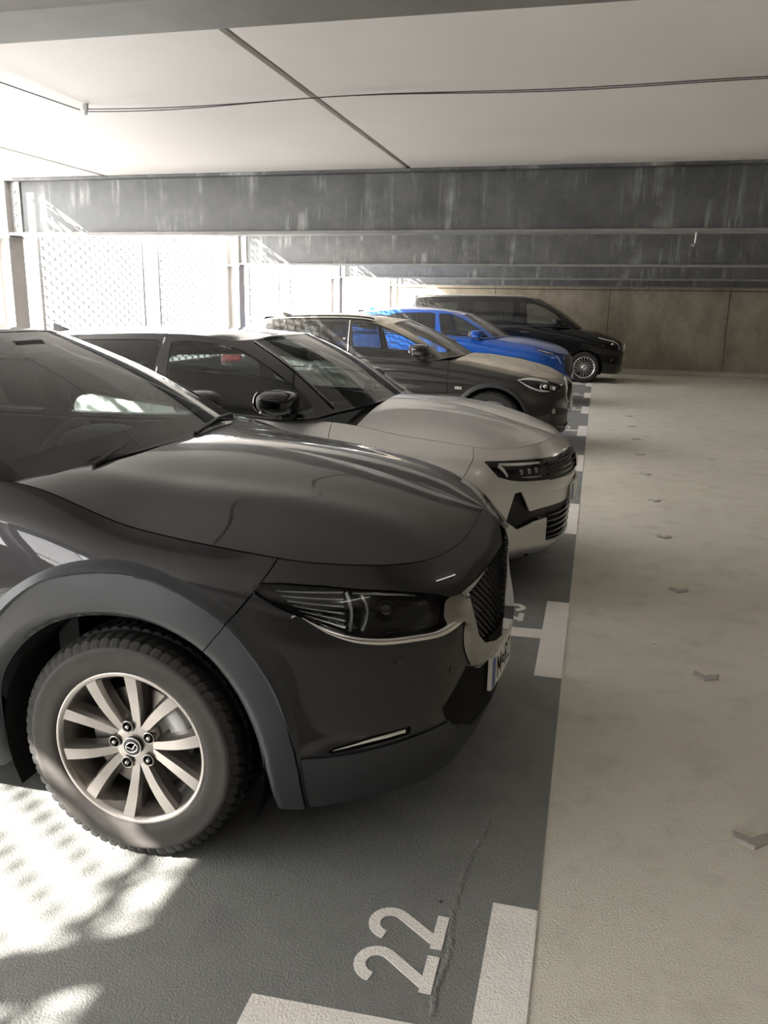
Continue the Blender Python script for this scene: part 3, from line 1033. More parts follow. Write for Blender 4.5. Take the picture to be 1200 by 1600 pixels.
def tyre(R, rw, width, treads=64, groove=0.008):
    """tyre around the y axis, outer face towards -y; returns tread part and sidewall part"""
    w = width / 2
    side = [(-w * 0.80, rw - 0.004), (-w * 0.93, rw + 0.006), (-w * 1.0, rw + (R - rw) * 0.45), (-w * 0.985, rw + (R - rw) * 0.68), (-w * 0.962, R - 0.034)]
    s1 = lathe(curve(np.array(side), 16)[::-1], 72)
    s2 = lathe(curve(np.array(side), 10) * np.array([-1, 1]), 72)
    n = treads * 4
    a = np.linspace(0, 2 * math.pi, n + 1)
    ys = [-w * .970, -w * .88, -w * .74, -w * .62, -w * .60, -w * .30, -w * .28, -w * .03, w * .03, w * .28, w * .30, w * .60, w * .62, w * .74, w * .88, w * .970]
    rs = [R - .034, R - .010, R - .003, R - .001, R - .009, R - .009, R, R, R, R, R - .009, R - .009, R - .001, R - .003, R - .010, R - .034]
    P = np.zeros((n + 1, len(ys), 3))
    for i, ang in enumerate(a):
        for j, (y, r) in enumerate(zip(ys, rs)):
            sk = ang + abs(y) / w * 0.13
            ph = (i % 4)
            dr = groove if (ph in (0,) and j not in (4, 5, 10, 11)) else 0
            if j in (0, 15): dr *= 0.8
            P[i, j] = ((r - dr) * math.cos(sk), y, (r - dr) * math.sin(sk))
    m = grid(P, flip=True)
    F = m.F
    t = flatmesh(m.P, F)
    # smoother shading around: blend the face normals a little towards radial
    rad = nrm(t.P * np.array([1, 0, 1]))
    t.N = nrm(t.N * 0.7 + rad * 0.3)
    return t, join(s1, s2)


def spoke(r0, r1, w0, w1, y0, y1, th, a0, a1, bow=0.0, n=9, edge=0.35):
    """wheel spoke from radius r0 to r1, front face at y0..y1 (towards -y), swept from angle a0 to a1"""
    P = []
    for k in range(n):
        s = k / (n - 1)
        r = r0 + (r1 - r0) * s; a = math.radians(a0 + (a1 - a0) * (s ** 0.8)); w = w0 + (w1 - w0) * s
        y = y0 + (y1 - y0) * s - bow * math.sin(math.pi * s)
        d = np.array([math.cos(a), 0, math.sin(a)]); q = np.array([-math.sin(a), 0, math.cos(a)])
        row = []
        for u, yy in ((-.60, y + th), (-.5, y + th * edge), (-.36, y), (.36, y), (.5, y + th * edge), (.60, y + th)):
            row.append(d * r + q * w * u + np.array([0, yy, 0]))
        P.append(row)
    P = np.array(P)
    out = []
    for j in range(5):
        out.append(grid(P[:, j:j + 2], flip=False))
    m = join(*out)
    # make sure normals look outwards (-y or sideways)
    return m


def orient_out(m, centre_fn):
    for f in m.F: pass
    return m


def make_wheel(car, x, side, style, R=0.347, rim_r=0.2286, width=0.215, y_out=0.872, spin=0.0, disc=True, dusty=False):
    """wheel on one corner: part 'wheel' (tyre tread) with sidewall, rim, nuts... as its pieces"""
    tr_m, sw = tyre(R, rim_r + 0.004, width)
    w = mk('wheel', tr_m, MT['rubber'], car)
    w.location = (x, side * (y_out - width / 2), R)
    w.rotation_euler = (0, 0, 0 if side < 0 else math.pi)
    fr = -width / 2 + 0.012                   # y of the rim lip
    mk('sidewall', sw, MT['dusty_rubber'] if dusty else MT['rubber'], w)
    lip = [(fr + 0.002, rim_r + 0.010), (fr - 0.003, rim_r + 0.006), (fr - 0.002, rim_r - 0.004), (fr + 0.010, rim_r - 0.010)]
    mk('rim_lip', lathe(lip, 64), MT['alloy_bright'] if style == 'van' else MT['alloy'], w)
    barrel = [(fr + 0.010, rim_r - 0.010), (fr + 0.03, rim_r - 0.016), (fr + 0.06, rim_r - 0.03), (width / 2 - .02, rim_r - 0.026)]
    mk('rim_barrel', lathe(barrel, 48), MT['alloy'] if style == 'ten' else MT['alloy_dark'], w)
    sp = []
    if style == 'ten':
        for k in range(5):
            c = 104 + 72 * k + spin
            for s_ in (-1, 1):
                sp.append(spoke(0.050, rim_r - 0.006, 0.030, 0.050, fr + 0.030, fr + 0.004, 0.045, c + s_ * 26, c + s_ * 17.0, 0.004, 10))
        hub = lathe([(fr + 0.07, 0.078), (fr + 0.034, 0.072), (fr + 0.028, 0.060), (fr + 0.026, 0.034), (fr + 0.026, 0.0)][::-1], 40)
        mk('spokes', join(*sp, hub), MT['alloy'], w)
        for k in range(5):
            a = math.radians(104 + 72 * k + spin); cx, cz = 0.060 * math.cos(a), 0.060 * math.sin(a)
            cup = xf(lathe([(fr + 0.020, 0.0185), (fr + 0.018, 0.0165), (fr + 0.0195, 0.0145), (fr + 0.060, 0.013)], 20), tr(cx, 0, cz))
            mk('nut_recess', cup, MT['alloy'], w)
            fl = xf(lathe([(fr + 0.0235, 0.0), (fr + 0.0235, 0.0146)][::-1], 16), tr(cx, 0, cz))
            fl.P[:, 1] = fr + 0.0245
            mk('nut_hole', fl, MT['gap'], w)
            nut = xf(lathe([(fr + 0.012, 0.0), (fr + 0.0135, 0.0045), (fr + 0.016, 0.0065), (fr + 0.03, 0.0075)][::-1], 6), tr(cx, 0, cz))
            mk('wheel_nut', nut, MT['alloy_bright'], w)
        cap = lathe([(fr + 0.03, 0.0285), (fr + 0.017, 0.0285), (fr + 0.014, 0.026), (fr + 0.013, 0.0)][::-1], 32)
        cp_ = mk('centre_cap', cap, MT['cladding'], w)
        ring = tube(np.array([(0.0275 * math.cos(a), fr + 0.0145, 0.0275 * math.sin(a)) for a in np.linspace(0, 2 * math.pi, 33)]), 0.0016, 6, False)
        oval = tube(np.array([(0.0185 * math.cos(a), fr + 0.012, 0.0150 * math.sin(a)) for a in np.linspace(0, 2 * math.pi, 33)]), 0.0020, 6, False)
        wing = [tube(np.array([(s_ * 0.0172, fr + 0.012, 0.0052), (s_ * 0.009, fr + 0.0115, 0.0020), (s_ * 0.003, fr + 0.0115, -0.0030), (0, fr + 0.0115, -0.0065)]), [0.0012, 0.0022, 0.0024, 0.0016], 6) for s_ in (-1, 1)]
        e = join(ring, oval, *wing)
        e = xf(e, rot('y', -22 - spin))
        mk('cap_emblem', e, MT['chrome'], w)
    elif style == 'van':
        for k in range(20):
            a = 18 * k + spin
            sp.append(spoke(0.052, rim_r - 0.004, 0.015, 0.019, fr + 0.02, fr + 0.004, 0.03, a, a, 0.002, 5))
        hub = lathe([(fr + 0.07, 0.066), (fr + 0.022, 0.06), (fr + 0.014, 0.045), (fr + 0.012, 0.0)][::-1], 32)
        mk('spokes', join(*sp, hub), MT['alloy_bright'], w)
        mk('centre_cap', lathe([(fr + 0.012, 0.030), (fr + 0.006, 0.028), (fr + 0.004, 0.0)][::-1], 24), MT['satin'], w)
        for k in range(5):
            a = math.radians(72 * k + 10)
            mk('wheel_nut', xf(lathe([(fr + 0.006, 0.0), (fr + 0.006, 0.007), (fr + 0.016, 0.009)][::-1], 6), tr(0.046 * math.cos(a), 0, 0.046 * math.sin(a))), MT['black'], w)
    else:
        n = 5
        for k in range(n):
            a = 360 / n * k + 90 + spin
            for s_ in (-1, 1):
                sp.append(spoke(0.045, rim_r - 0.004, 0.03, 0.034, fr + 0.03, fr + 0.005, 0.035, a + s_ * 14, a + s_ * 9, 0.002, 6))
        hub = lathe([(fr + 0.07, 0.072), (fr + 0.028, 0.066), (fr + 0.024, 0.04), (fr + 0.022, 0.0)][::-1], 32)
        mk('spokes', join(*sp, hub), MT['alloy'], w)
        mk('centre_cap', lathe([(fr + 0.022, 0.028), (fr + 0.016, 0.026), (fr + 0.014, 0.0)][::-1], 24), MT['cladding'], w)
    if disc:
        mk('brake_disc', lathe([(fr + 0.085, 0.16), (fr + 0.075, 0.16), (fr + 0.075, 0.09), (fr + 0.06, 0.085), (fr + 0.06, 0.0)][::-1], 48), MT['disc'], w)
        cal = []
        for a in np.linspace(5, 50, 7):
            pass
        ca = np.radians(np.linspace(8, 52, 9)) if side < 0 else np.radians(np.linspace(128, 172, 9))
        P = np.array([[(r_ * math.cos(a), y_, r_ * math.sin(a)) for (r_, y_) in ((0.115, fr + .075), (0.112, fr + .052), (0.168, fr + .05), (0.176, fr + .075))] for a in ca])
        mk('brake_caliper', join(grid(P, flip=True), flatmesh(P[0], [(0, 1, 2, 3)]), flatmesh(P[-1], [(3, 2, 1, 0)])), MT['galv'], w)
    return w


def wheel_well(car, x, R, half, depth=0.30, y_out=0.86):
    for s in (-1, 1):
        P = []
        for a in np.radians(np.linspace(-25, 205, 28)):
            P.append([(x + R * math.cos(a), s * y, half + R * math.sin(a)) for y in np.linspace(y_out, y_out - depth, 3)])
        m = grid(np.array(P), flip=(s > 0))
        m.N = -m.N; m.F = [f[::-1] for f in m.F]
        d = flatmesh(np.array([(x + R * math.cos(a), s * (y_out - depth), half + R * math.sin(a)) for a in np.radians(np.linspace(-25, 205, 28))]), [list(range(28))])
        mk('wheel_well', join(m, d), MT['intake'], car)


def seat(car, x, y, back_tilt=18, name='seat', w=0.50, zbase=0.42):
    cush = rbox(x - 0.28, x + 0.25, y - w / 2, y + w / 2, zbase - 0.12, zbase + 0.06, 0.05)
    M = tr(x - 0.26, y, zbase + 0.02) @ rot('y', -back_tilt)
    back = xf(rbox(-0.06, 0.07, -w / 2 + .02, w / 2 - .02, 0.0, 0.60, 0.05), M)
    o = mk(name, join(cush, back), MT['seat'], car)
    head = xf(rbox(-0.03, 0.06, -0.13, 0.13, 0.66, 0.83, 0.04), M)
    posts = [xf(tube([(0.01, s, 0.58), (0.01, s, 0.70)], 0.007, 6), M) for s in (-0.05, 0.05)]
    mk('headrest', head, MT['seat'], o)
    mk('headrest_post', join(*posts), MT['satin'], o)
    return o


def steering_wheel(car, x, y, z, tilt=62):
    ring = tube(np.array([(0, 0.185 * math.cos(a), 0.185 * math.sin(a)) for a in np.linspace(0, 2 * math.pi, 41)]), 0.015, 10, False)
    hub = rbox(-0.02, 0.035, -0.08, 0.08, -0.06, 0.05, 0.02)
    spk = [rbox(-0.008, 0.012, -0.17, -0.07, -0.025, 0.01, 0.006), rbox(-0.008, 0.012, 0.07, 0.17, -0.025, 0.01, 0.006), rbox(-0.008, 0.012, -0.03, 0.03, -0.17, -0.05, 0.006)]
    M = tr(x, y, z) @ rot('y', 90 - tilt)
    o = mk('steering_wheel', xf(ring, M), MT['cabin'], car)
    mk('steering_hub', xf(join(hub, *spk), M), MT['cabin'], o)
    mk('steering_column', tube([(x, y, z), (x + 0.35, y, z - 0.16)], 0.035, 10), MT['cabin'], car)
    return o


def blob(cx, cy, cz, rx, ry, rz, n=20, p=2.6):
    """superellipsoid, smooth"""
    u = np.linspace(-math.pi / 2, math.pi / 2, n); v = np.linspace(-math.pi, math.pi, n * 2)
    c = lambda a: np.sign(np.cos(a)) * np.abs(np.cos(a)) ** (2 / p)
    s = lambda a: np.sign(np.sin(a)) * np.abs(np.sin(a)) ** (2 / p)
    U, V = np.meshgrid(u, v, indexing='ij')
    P = np.stack([cx + rx * c(U) * c(V), cy + ry * c(U) * s(V), cz + rz * s(U)], -1)
    m = grid(P, flip=True)
    N = (m.P - np.array([cx, cy, cz])) / np.array([rx, ry, rz]); N = np.sign(N) * np.abs(N) ** (p - 1) / np.array([rx, ry, rz])
    m.N = nrm(N)
    return m


def side_mirror(car, x, y, z, cap_mat, s=-1, L=0.19, H=0.15, W=0.22, stalk=True, silver=False):
    """door mirror: shell, dark base and stalk, glass facing rearwards; s=-1 right side"""
    yc = s * (abs(y) + W / 2)
    m = blob(x, yc, z, L / 2, W / 2, H / 2, 14, 2.8)
    # taper the outer end and rake the face
    k = (np.abs(m.P[:, 1]) - abs(y)) / W
    m.P[:, 2] = z + (m.P[:, 2] - z) * (1.05 - 0.28 * np.clip(k, 0, 1)) + 0.012 * k
    m.P[:, 0] -= 0.05 * np.clip(k, 0, 1)
    back = clip(m, m.P[:, 0] - (x - L * 0.22 - 0.05 * np.clip(k, 0, 1)))
    o = mk('door_mirror', back, cap_mat, car)
    face = clip(m, m.P[:, 0] - (x - L * 0.22 - 0.05 * np.clip(k, 0, 1)), -1)
    mk('mirror_bezel', face, MT['black'], o)
    g = prism([(yc + W * .40 * math.cos(a), z + 0.01 + H * .36 * math.sin(a)) for a in np.linspace(0, 2 * math.pi, 20, endpoint=False)], x - L * .56 - .03, x - L * .53 - .03, 'x')
    mk('mirror_glass', g, MT['chrome'], o)
    if silver:
        e = [(x - L * 0.2 - 0.05 * kk, yc + s * W * (kk - .5) * .96, z - H * (.48 - .1 * kk) - 0.0 + 0.05 * max(0, kk - .6)) for kk in np.linspace(0.05, 1.0, 10)]
        mk('mirror_strip', tube(np.array(e), 0.006, 6), MT['satin'], o)
    if stalk:
        mk('mirror_stalk', xf(rbox(-0.035, 0.035, -0.07, 0.07, -0.03, 0.02, 0.012), tr(x - 0.01, s * (abs(y) - 0.02), z - H * 0.42)), MT['black'], o)
    return o


def roof_fin(car, x, z, mat, L=0.17, H=0.065):
    P = []
    for s in np.linspace(0, 1, 9):
        hx = H * (1 - s) ** 0.6 * (1 if s > 0 else 1)
        wv = 0.028 * (1 - 0.75 * s * 0) * (1 - s * 0.6)
        P.append([(x - L * 0.35 + L * s, -wv, z), (x - L * 0.42 + L * s * .98, -wv * .35, z + hx * .8), (x - L * .45 + L * s * .95, 0, z + hx), (x - L * .42 + L * s * .98, wv * .35, z + hx * .8), (x - L * .35 + L * s, wv, z)])
    m = grid(np.array(P))
    b = flatmesh(np.array(P[0]), [(4, 3, 2, 1, 0)])
    return mk('roof_fin', join(m, b), mat, car)


def plate(car, W, A, T, tmax, y0, y1, z0, z1, out=0.02, text=None):
    """number plate bent to the nose; y measured across the car"""
    def pt(y, z, o=out):
        sgn = -1 if y <= 0 else 1
        # find t on the nose for |y|
        ys = [abs(wall_at(W, A, T, t, (z0 + z1) / 2)[0][1]) for t in TT]
        t = np.interp(-abs(y), -np.array(ys), TT)
        p, n = wall_at(W, A, T, t, (z0 + z1) / 2)
        p = p + n * o
        q = np.array([p[0], sgn * abs(y), z]); return q, np.array([n[0], -sgn * abs(n[1]) if y <= 0 else abs(n[1]), 0])
    TT = np.linspace(tmax - 0.75, tmax - 1e-4, 60)
    ys = np.linspace(y0, y1, 28)
    top = np.array([pt(y, z1)[0] for y in ys]); bot = np.array([pt(y, z0)[0] for y in ys])
    b_t = top.copy(); b_t[:, 0] -= 0.012; b_b = bot.copy(); b_b[:, 0] -= 0.012
    m = grid(np.stack([bot, top], 1)); back = grid(np.stack([b_t, b_b], 1))
    e = [grid(np.stack([top, b_t], 1)), grid(np.stack([b_b, bot], 1)), flatmesh([bot[0], top[0], b_t[0], b_b[0]], [(0, 1, 2, 3)]), flatmesh([bot[-1], top[-1], b_t[-1], b_b[-1]], [(3, 2, 1, 0)])]
    o = mk('number_plate', join(m, back, *e), MT['plate'], car)
    fr = 0.006
    yb = np.linspace(y0 + fr, y0 + 0.045, 5)
    mk('plate_band', grid(np.stack([np.array([pt(y, z0 + fr, out + .001)[0] for y in yb]), np.array([pt(y, z1 - fr, out + .001)[0] for y in yb])], 1)), MT['plate_blue'], o)
    if text:
        H = (z1 - z0) * 0.68; zb = z0 + (z1 - z0) * 0.16; ms = []
        cur = y0 + 0.062
        for ch in text:
            if ch == ' ': cur += 0.03; continue
            gl, wd = PL[ch]
            for L in gl:
                L = np.asarray(L, float)
                for a, b in strokes([L], 0.13):
                    rows = []
                    for pa, pb in zip(a, b):
                        rows.append([pt(cur + pa[0] * H, zb + pa[1] * H, out + .0016)[0], pt(cur + pb[0] * H, zb + pb[1] * H, out + .0016)[0]])
                    g = grid(np.array(rows)); g.N[:] = (1, 0, 0); ms.append(g)
            cur += wd * H + 0.012
        mk('plate_lettering', join(*ms), MT['plate_black'], o)
    return o


PL = {
    'M': ([[(0.08, 0), (0.08, 1)], [(0.08, .97), (.36, .3)], [(.36, .3), (.64, .97)], [(.64, 1), (.64, 0)]], 0.72),
    'R': ([[(0.08, 0), (0.08, 1)], [(0.05, .94), (.34, .94), (.48, .86), (.52, .73), (.48, .58), (.34, .5), (.08, .5)], [(.30, .5), (.54, 0)]], 0.58),
    'Z': ([[(0, .94), (.5, .94)], [(.46, .92), (.06, .08)], [(0.02, .06), (.52, .06)]], 0.54),
    'o': ([arc(.2, .5, .14, .16, 0, 360, 16)], 0.4),
    '1': ([[(.05, .74), (.22, .95)], [(.24, 0), (.24, 1)]], 0.32),
    '2': ([np.r_[arc(.25, .72, .19, .22, 165, -30, 12), [(.07, .1)]], [(0.0, .06), (.5, .06)]], 0.52),
}
# ------------------------------------------------------------------ dark grey crossover: parts
MT['m_paint'] = paint('machine_grey_paint', (0.017, 0.017, 0.0185), 0.4, 0.38, 0.02, (0.22, 0.20, 0.17), coat=0.78)
car = thing('car', 'dark grey crossover car nearest the viewer, parked in bay 22', 'car', (-1.205, 2.75, 0), group='parked cars')
PT = MT['m_paint']
base = grid(mW, mA)
xz = lambda m: m.P[:, [0, 2]]
ARC_O = smooth_open([(-.575, .12), (-.56, .30), (-.51, .55), (-.365, .771), (-.17, .885), (.0, .912), (.193, .869), (.294, .825), (.393, .735), (.461, .62), (.495, .50), (.510, .38), (.512, .12)], 70)
ARC_I = smooth_open([(-.425, .10), (-.42, .30), (-.386, .547), (-.247, .69), (-.058, .748), (.126, .733), (.25, .668), (.325, .58), (.38, .465), (.406, .312), (.408, .10)], 70)
RSH = np.array([-2.655, 0])
front = lambda m: m.P[:, 0] > -1.5


def arch(m, poly, poly2=None):
    f = sdpoly(poly, xz(m)); r = sdpoly(poly * np.array([1, 1]) + RSH, xz(m))
    return np.maximum(f, r)


AO, AI = np.array(ARC_O), np.array(ARC_I)
body = clip(base, arch(base, AO), -1)                      # everything outside the wheel-arch claddings
# bumper / fender split
BUMP = [(4.56, 1.2), (4.478, .935), (4.408, .844), (4.346, .768), (4.271, .675), (4.15, .5), (4.15, 0), (6.5, 0), (6.5, 1.2)]
tz = lambda m: m.A
GAP = 0.0022
SKIRT = [(4.0, .30), (4.40, .36), (4.533, .387), (4.67, .385), (4.857, .397), (5.007, .402), (5.06, .36), (5.182, .305), (5.4, .285), (6.5, .275), (6.5, -.2), (4.0, -.2)]
LAMP = [(4.388, .871), (4.495, .869), (4.62, .857), (4.707, .843), (4.82, .828), (4.907, .811), (4.985, .793), (5.03, .776), (5.085, .765), (5.095, .70), (4.994, .690), (4.87, .694), (4.745, .706), (4.68, .720), (4.62, .742), (4.545, .783), (4.483, .808), (4.415, .843)]
FRAME = smooth_open([(5.07, .775), (5.085, .70), (5.075, .64), (5.11, .555), (5.17, .51), (5.30, .497), (5.45, .488), (5.60, .483)], 40).tolist() + [(5.60, .90), (5.45, .83), (5.257, .80)]
GRILLE = [(5.098, .768), (5.257, .797), (5.40, .820), (5.50, .832), (5.60, .842), (5.60, .528), (5.45, .536), (5.30, .555), (5.20, .585), (5.145, .63), (5.115, .70)]
INTK = [(5.10, .545), (4.975, .452), (5.0, .41), (5.055, .365), (5.182, .308), (5.4, .288), (6.5, .278), (6.5, .50), (5.3, .505), (5.17, .515)]
FOG = [(4.60, .390), (4.633, .414), (4.732, .430), (4.86, .434), (4.86, .408), (4.732, .402)]
b1 = clip(body, sdpoly(BUMP, tz(body)) - GAP)
for poly in (SKIRT, LAMP, FRAME, INTK, FOG):
    b1 = clip(b1, sdpoly(poly, tz(b1)) + 0.001, -1)
mk('front_bumper', both(rim(b1, .015)), PT, car)
fe = clip(body, sdpoly(BUMP, tz(body)) + GAP, -1)
fe = clip(fe, fe.x + 0.47 - 0.002)
fen = clip(fe, fe.z - 0.33)
for f_ in (fen, mir(fen)): mk('fender', rim(f_, .015), PT, car)
fd = clip(clip(clip(body, body.x + 0.47 + 0.002, -1), clip(body, body.x + 0.47 + 0.002, -1).x + 1.40), clip(clip(body, body.x + 0.47 + 0.002, -1), clip(body, body.x + 0.47 + 0.002, -1).x + 1.40).z - 0.33)


def xband(m, x0, x1, z0=None):
    m = clip(m, m.x - x0); m = clip(m, x1 - m.x)
    if z0 is not None: m = clip(m, m.z - z0)
    return m


for nm, x0, x1 in (('front_door', -1.398, -.472), ('rear_door', -2.28, -1.402)):
    d = xband(body, x0, x1, .33)
    for f_ in (d, mir(d)):
        o = mk(nm, rim(f_, .015), PT, car)
        s = -1 if f_ is d else 1
        hx = x0 + 0.10
        mk('door_handle', xf(rbox(-.09, .09, -.012, .012, -.014, .014, .008), tr(hx + .05, s * .905, .90)), PT, o)
rq = clip(clip(body, -2.284 - body.x), clip(body, -2.284 - body.x).z - .34)
mk('rear_body', both(rim(rq, .015)), PT, car)
sill = clip(clip(body, .33 - .004 - body.z), clip(body, .33 - .004 - body.z).A[:, 0] - 4.0, -1)
mk('sill_cladding', both(rim(off(sill, .008), .015)), MT['cladding'], car)
# wheel-arch cladding with an outer bevel, a step line and a turned-in lip
ARCM = smooth_open([(-.545, .12), (-.53, .30), (-.48, .54), (-.368, .725), (-.218, .840), (-.063, .876), (.125, .861), (.269, .797), (.325, .757), (.422, .636), (.475, .50), (.498, .39), (.502, .12)], 70)
clad = clip(clip(base, arch(base, AO)), arch(clip(base, arch(base, AO)), AI), -1)
clad = clip(clad, clad.z - 0.205)


def renorm(m):
    N = np.zeros_like(m.P)
    for f in m.F:
        p = m.P[f]; n = np.cross(p[1] - p[0], p[2] - p[0])
        if len(f) == 4: n = n + np.cross(p[2] - p[0], p[3] - p[0])
        for i in f: N[i] += n
    m.N = nrm(N); return m


AM = np.array(ARCM)
outer = clip(clad, arch(clad, AM), -1)
inner = clip(clad, arch(clad, AM) - 0.004)
outer = renorm(off(outer, 0.022 * sstep(0, 0.036, arch(outer, AO))))
inner = renorm(off(inner, 0.010 - 0.034 * (1 - sstep(0.0, 0.030, -arch(inner, AI))) ** 2))
for nm_, cl, dp in (('arch_bevel', outer, .02), ('arch_cladding', inner, .05)):
    q_ = sdpoly(BUMP, tz(cl))
    aft = clip(cl, q_ + GAP * 0.7, -1)
    for part in (clip(cl, q_ - GAP * 0.7), clip(aft, aft.x + 1.4), clip(cl, cl.x + 1.4, -1)):
        for f_ in (part, mir(part)): mk(nm_, rim(f_, dp), MT['cladding'], car)
# lower skirt
sk = clip(base, sdpoly(SKIRT, tz(base)) - .001); sk = clip(sk, arch(sk, AO), -1); sk = clip(sk, sk.A[:, 0] - 4.3)
mk('bumper_skirt', both(rim(off(sk, .006), .03)), MT['cladding'], car)
ik = clip(base, sdpoly(INTK, tz(base)) - .001)
mk('lower_intake', both(off(ik, -.004)), MT['intake'], car)
fo = clip(base, sdpoly(FOG, tz(base)))
mk('fog_slot', both(off(fo, -.012)), MT['black'], car)
for f_ in (0, 1):
    r_ = ribbon(mW, mA, mT, [(4.628, .404), (4.732, .417), (4.842, .422)], [.004, .012, .014], .004, 20)
    mk('fog_strip', r_ if f_ == 0 else mir(r_), MT['chrome'], car)
# headlights
lam = clip(base, sdpoly(LAMP, tz(base)) - .001)
LENSP = [(4.40, .868), (4.495, .865), (4.62, .853), (4.707, .839), (4.82, .824), (4.905, .807), (4.96, .79), (4.98, .76), (4.96, .715), (4.87, .700), (4.745, .712), (4.68, .726), (4.62, .748), (4.545, .789), (4.483, .814), (4.425, .845)]
len_ = clip(base, sdpoly(LENSP, tz(base)))
for s in (0, 1):
    T_ = (lambda m: m) if s == 0 else mir
    d_in = -0.004 - 0.028 * sstep(0.0, 0.02, sdpoly(LAMP, tz(lam)))
    hl = mk('headlight', T_(rim(renorm(off(lam, d_in)), .004)), MT['black_gloss'], car)
    mk('lens', T_(off(len_, .001)), MT['lens'], hl)
    for k in range(7):
        f = k / 6
        z_a, z_b = .852 - .012 * k, .838 - .0165 * k
        t_a, t_b = 4.470 + .018 * k, 4.672
        mk('light_bar', T_(ribbon(mW, mA, mT, [(t_a, z_a - .001 * k), (t_b, z_b - .002 * k)], [.003, .006], -.016, 14, -.026)), MT['lamp_silver'], hl)
    mk('light_ring', T_(ribbon(mW, mA, mT, [(4.680, .838), (4.690, .790), (4.683, .735)], .014, -.012, 14, -.026)), MT['lamp_silver'], hl)
    mk('light_ring', T_(ribbon(mW, mA, mT, [(4.722, .833), (4.738, .785), (4.718, .733)], .010, -.014, 14, -.026)), MT['lamp_silver'], hl)
    cpt, cn = wall_at(mW, mA, mT, 4.805, .778)
    pr = blob(0, 0, 0, .036, .036, .036, 12, 2.0)
    mk('projector', T_(xf(pr, tr(*(cpt - cn * .045)))), MT['black_gloss'], hl)
    mk('running_light', T_(ribbon(mW, mA, mT, [(4.70, .834), (4.80, .823), (4.90, .806)], [.004, .008, .004], -.012, 16, -.026)), MT['lamp_white'], hl)
    # chrome strip under the lamp and the wing at the grille
    cs = ribbon(mW, mA, mT, [(4.548, .783), (4.62, .742), (4.70, .712), (4.745, .703), (4.87, .692), (4.98, .688), (5.03, .694), (5.075, .705)], [.003, .014, .020, .022, .022, .022, .026, .030], .010, 60)
    mk('chrome_strip', T_(cs), MT['chrome'], car)
wing = clip(base, sdpoly([(4.995, .768), (5.015, .778), (5.072, .776), (5.10, .715), (5.085, .695), (5.0, .700), (4.985, .73)], tz(base)))
wg = rim(renorm(off(wing, .004 + .012 * sstep(4.99, 5.09, wing.A[:, 0]))), .02)
for f_ in (wg, mir(wg)): mk('grille_wing', f_, MT['dark_reflection_chrome'], car)
fr_ = clip(base, sdpoly(FRAME, tz(base))); fr_ = clip(fr_, sdpoly(GRILLE, tz(fr_)), -1); fr_ = clip(fr_, .80 - fr_.z)
hf = 0.014 * sstep(0, .02, sdpoly(FRAME, tz(fr_))) + 0.004
mk('grille_frame', both(rim(renorm(off(fr_, hf)), .035)), MT['dark_reflection_chrome'], car)
gr = clip(base, sdpoly(GRILLE, tz(base)))
mk('grille_backing', both(off(gr, -.035)), MT['black'], car)
P_, F_ = [], []
for i, t in enumerate(np.arange(5.105, 5.565, .0165)):
    for j, z in enumerate(np.arange(.54, .86, .023)):
        zz = z + (.0115 if i % 2 else 0)
        if sdpoly(GRILLE, np.array([[t, zz]]))[0] < .006: continue
        p, n = wall_at(mW, mA, mT, t, zz)
        u = nrm(np.cross([0, 0, 1.0], n)); k = len(P_)
        P_ += [p + n * -.034 - u * .009, p + n * -.034 - np.array([0, 0, .011]), p + n * -.034 + u * .009, p + n * -.034 + np.array([0, 0, .011]), p + n * -.014 - np.array([0, 0, .004]) + u * .002]
        F_ += [(k + 4, k, k + 1), (k + 4, k + 1, k + 2), (k + 4, k + 2, k + 3), (k + 4, k + 3, k)]
gm = flatmesh(P_, [f[::-1] for f in F_])
o = mk('grille_mesh', both(gm), MT['black_gloss'], car); o['kind'] = 'stuff'
# parking sensors
for (t, z) in ((4.82, .632), (5.02, .56)):
    p, n = wall_at(mW, mA, mT, t, z)
    for s in (0, 1):
        c_ = tube([p - n * .004, p + n * .002], .011, 16)
        mk('parking_sensor', c_ if s == 0 else mir(c_), MT['black_gloss'], car)
plate(car, mW, mA, mT, mT[-1], -.285, .235, .385, .497, .016, 'MoRZ 12')
# bonnet
hs = grid(mH, np.stack(np.broadcast_arrays(m_s[:, None], np.linspace(0, 1, 46)[None, :]), -1))
wd = np.maximum(np.abs(hs.P[:, 1]), 0)
hs = clip(hs, hs.A[:, 1] - 0.007)
mk('bonnet', both(rim(hs, .02)), PT, car)
mk('bonnet_gap', both(off(grid(mH), -.016)), MT['gap'], car)
# inner shell behind all the shut lines
ish = clip(off(base, -.022), arch(base, AO), -1)
ish = clip(ish, sdpoly(LAMP, tz(ish)) + .01, -1); ish = clip(ish, sdpoly(GRILLE, tz(ish)), -1); ish = clip(ish, sdpoly(INTK, tz(ish)), -1)
mk('inner_shell', both(ish), MT['gap'], car)


# cabin glass and pillars
def in_uv(m, poly): return sdpoly(poly, m.A)


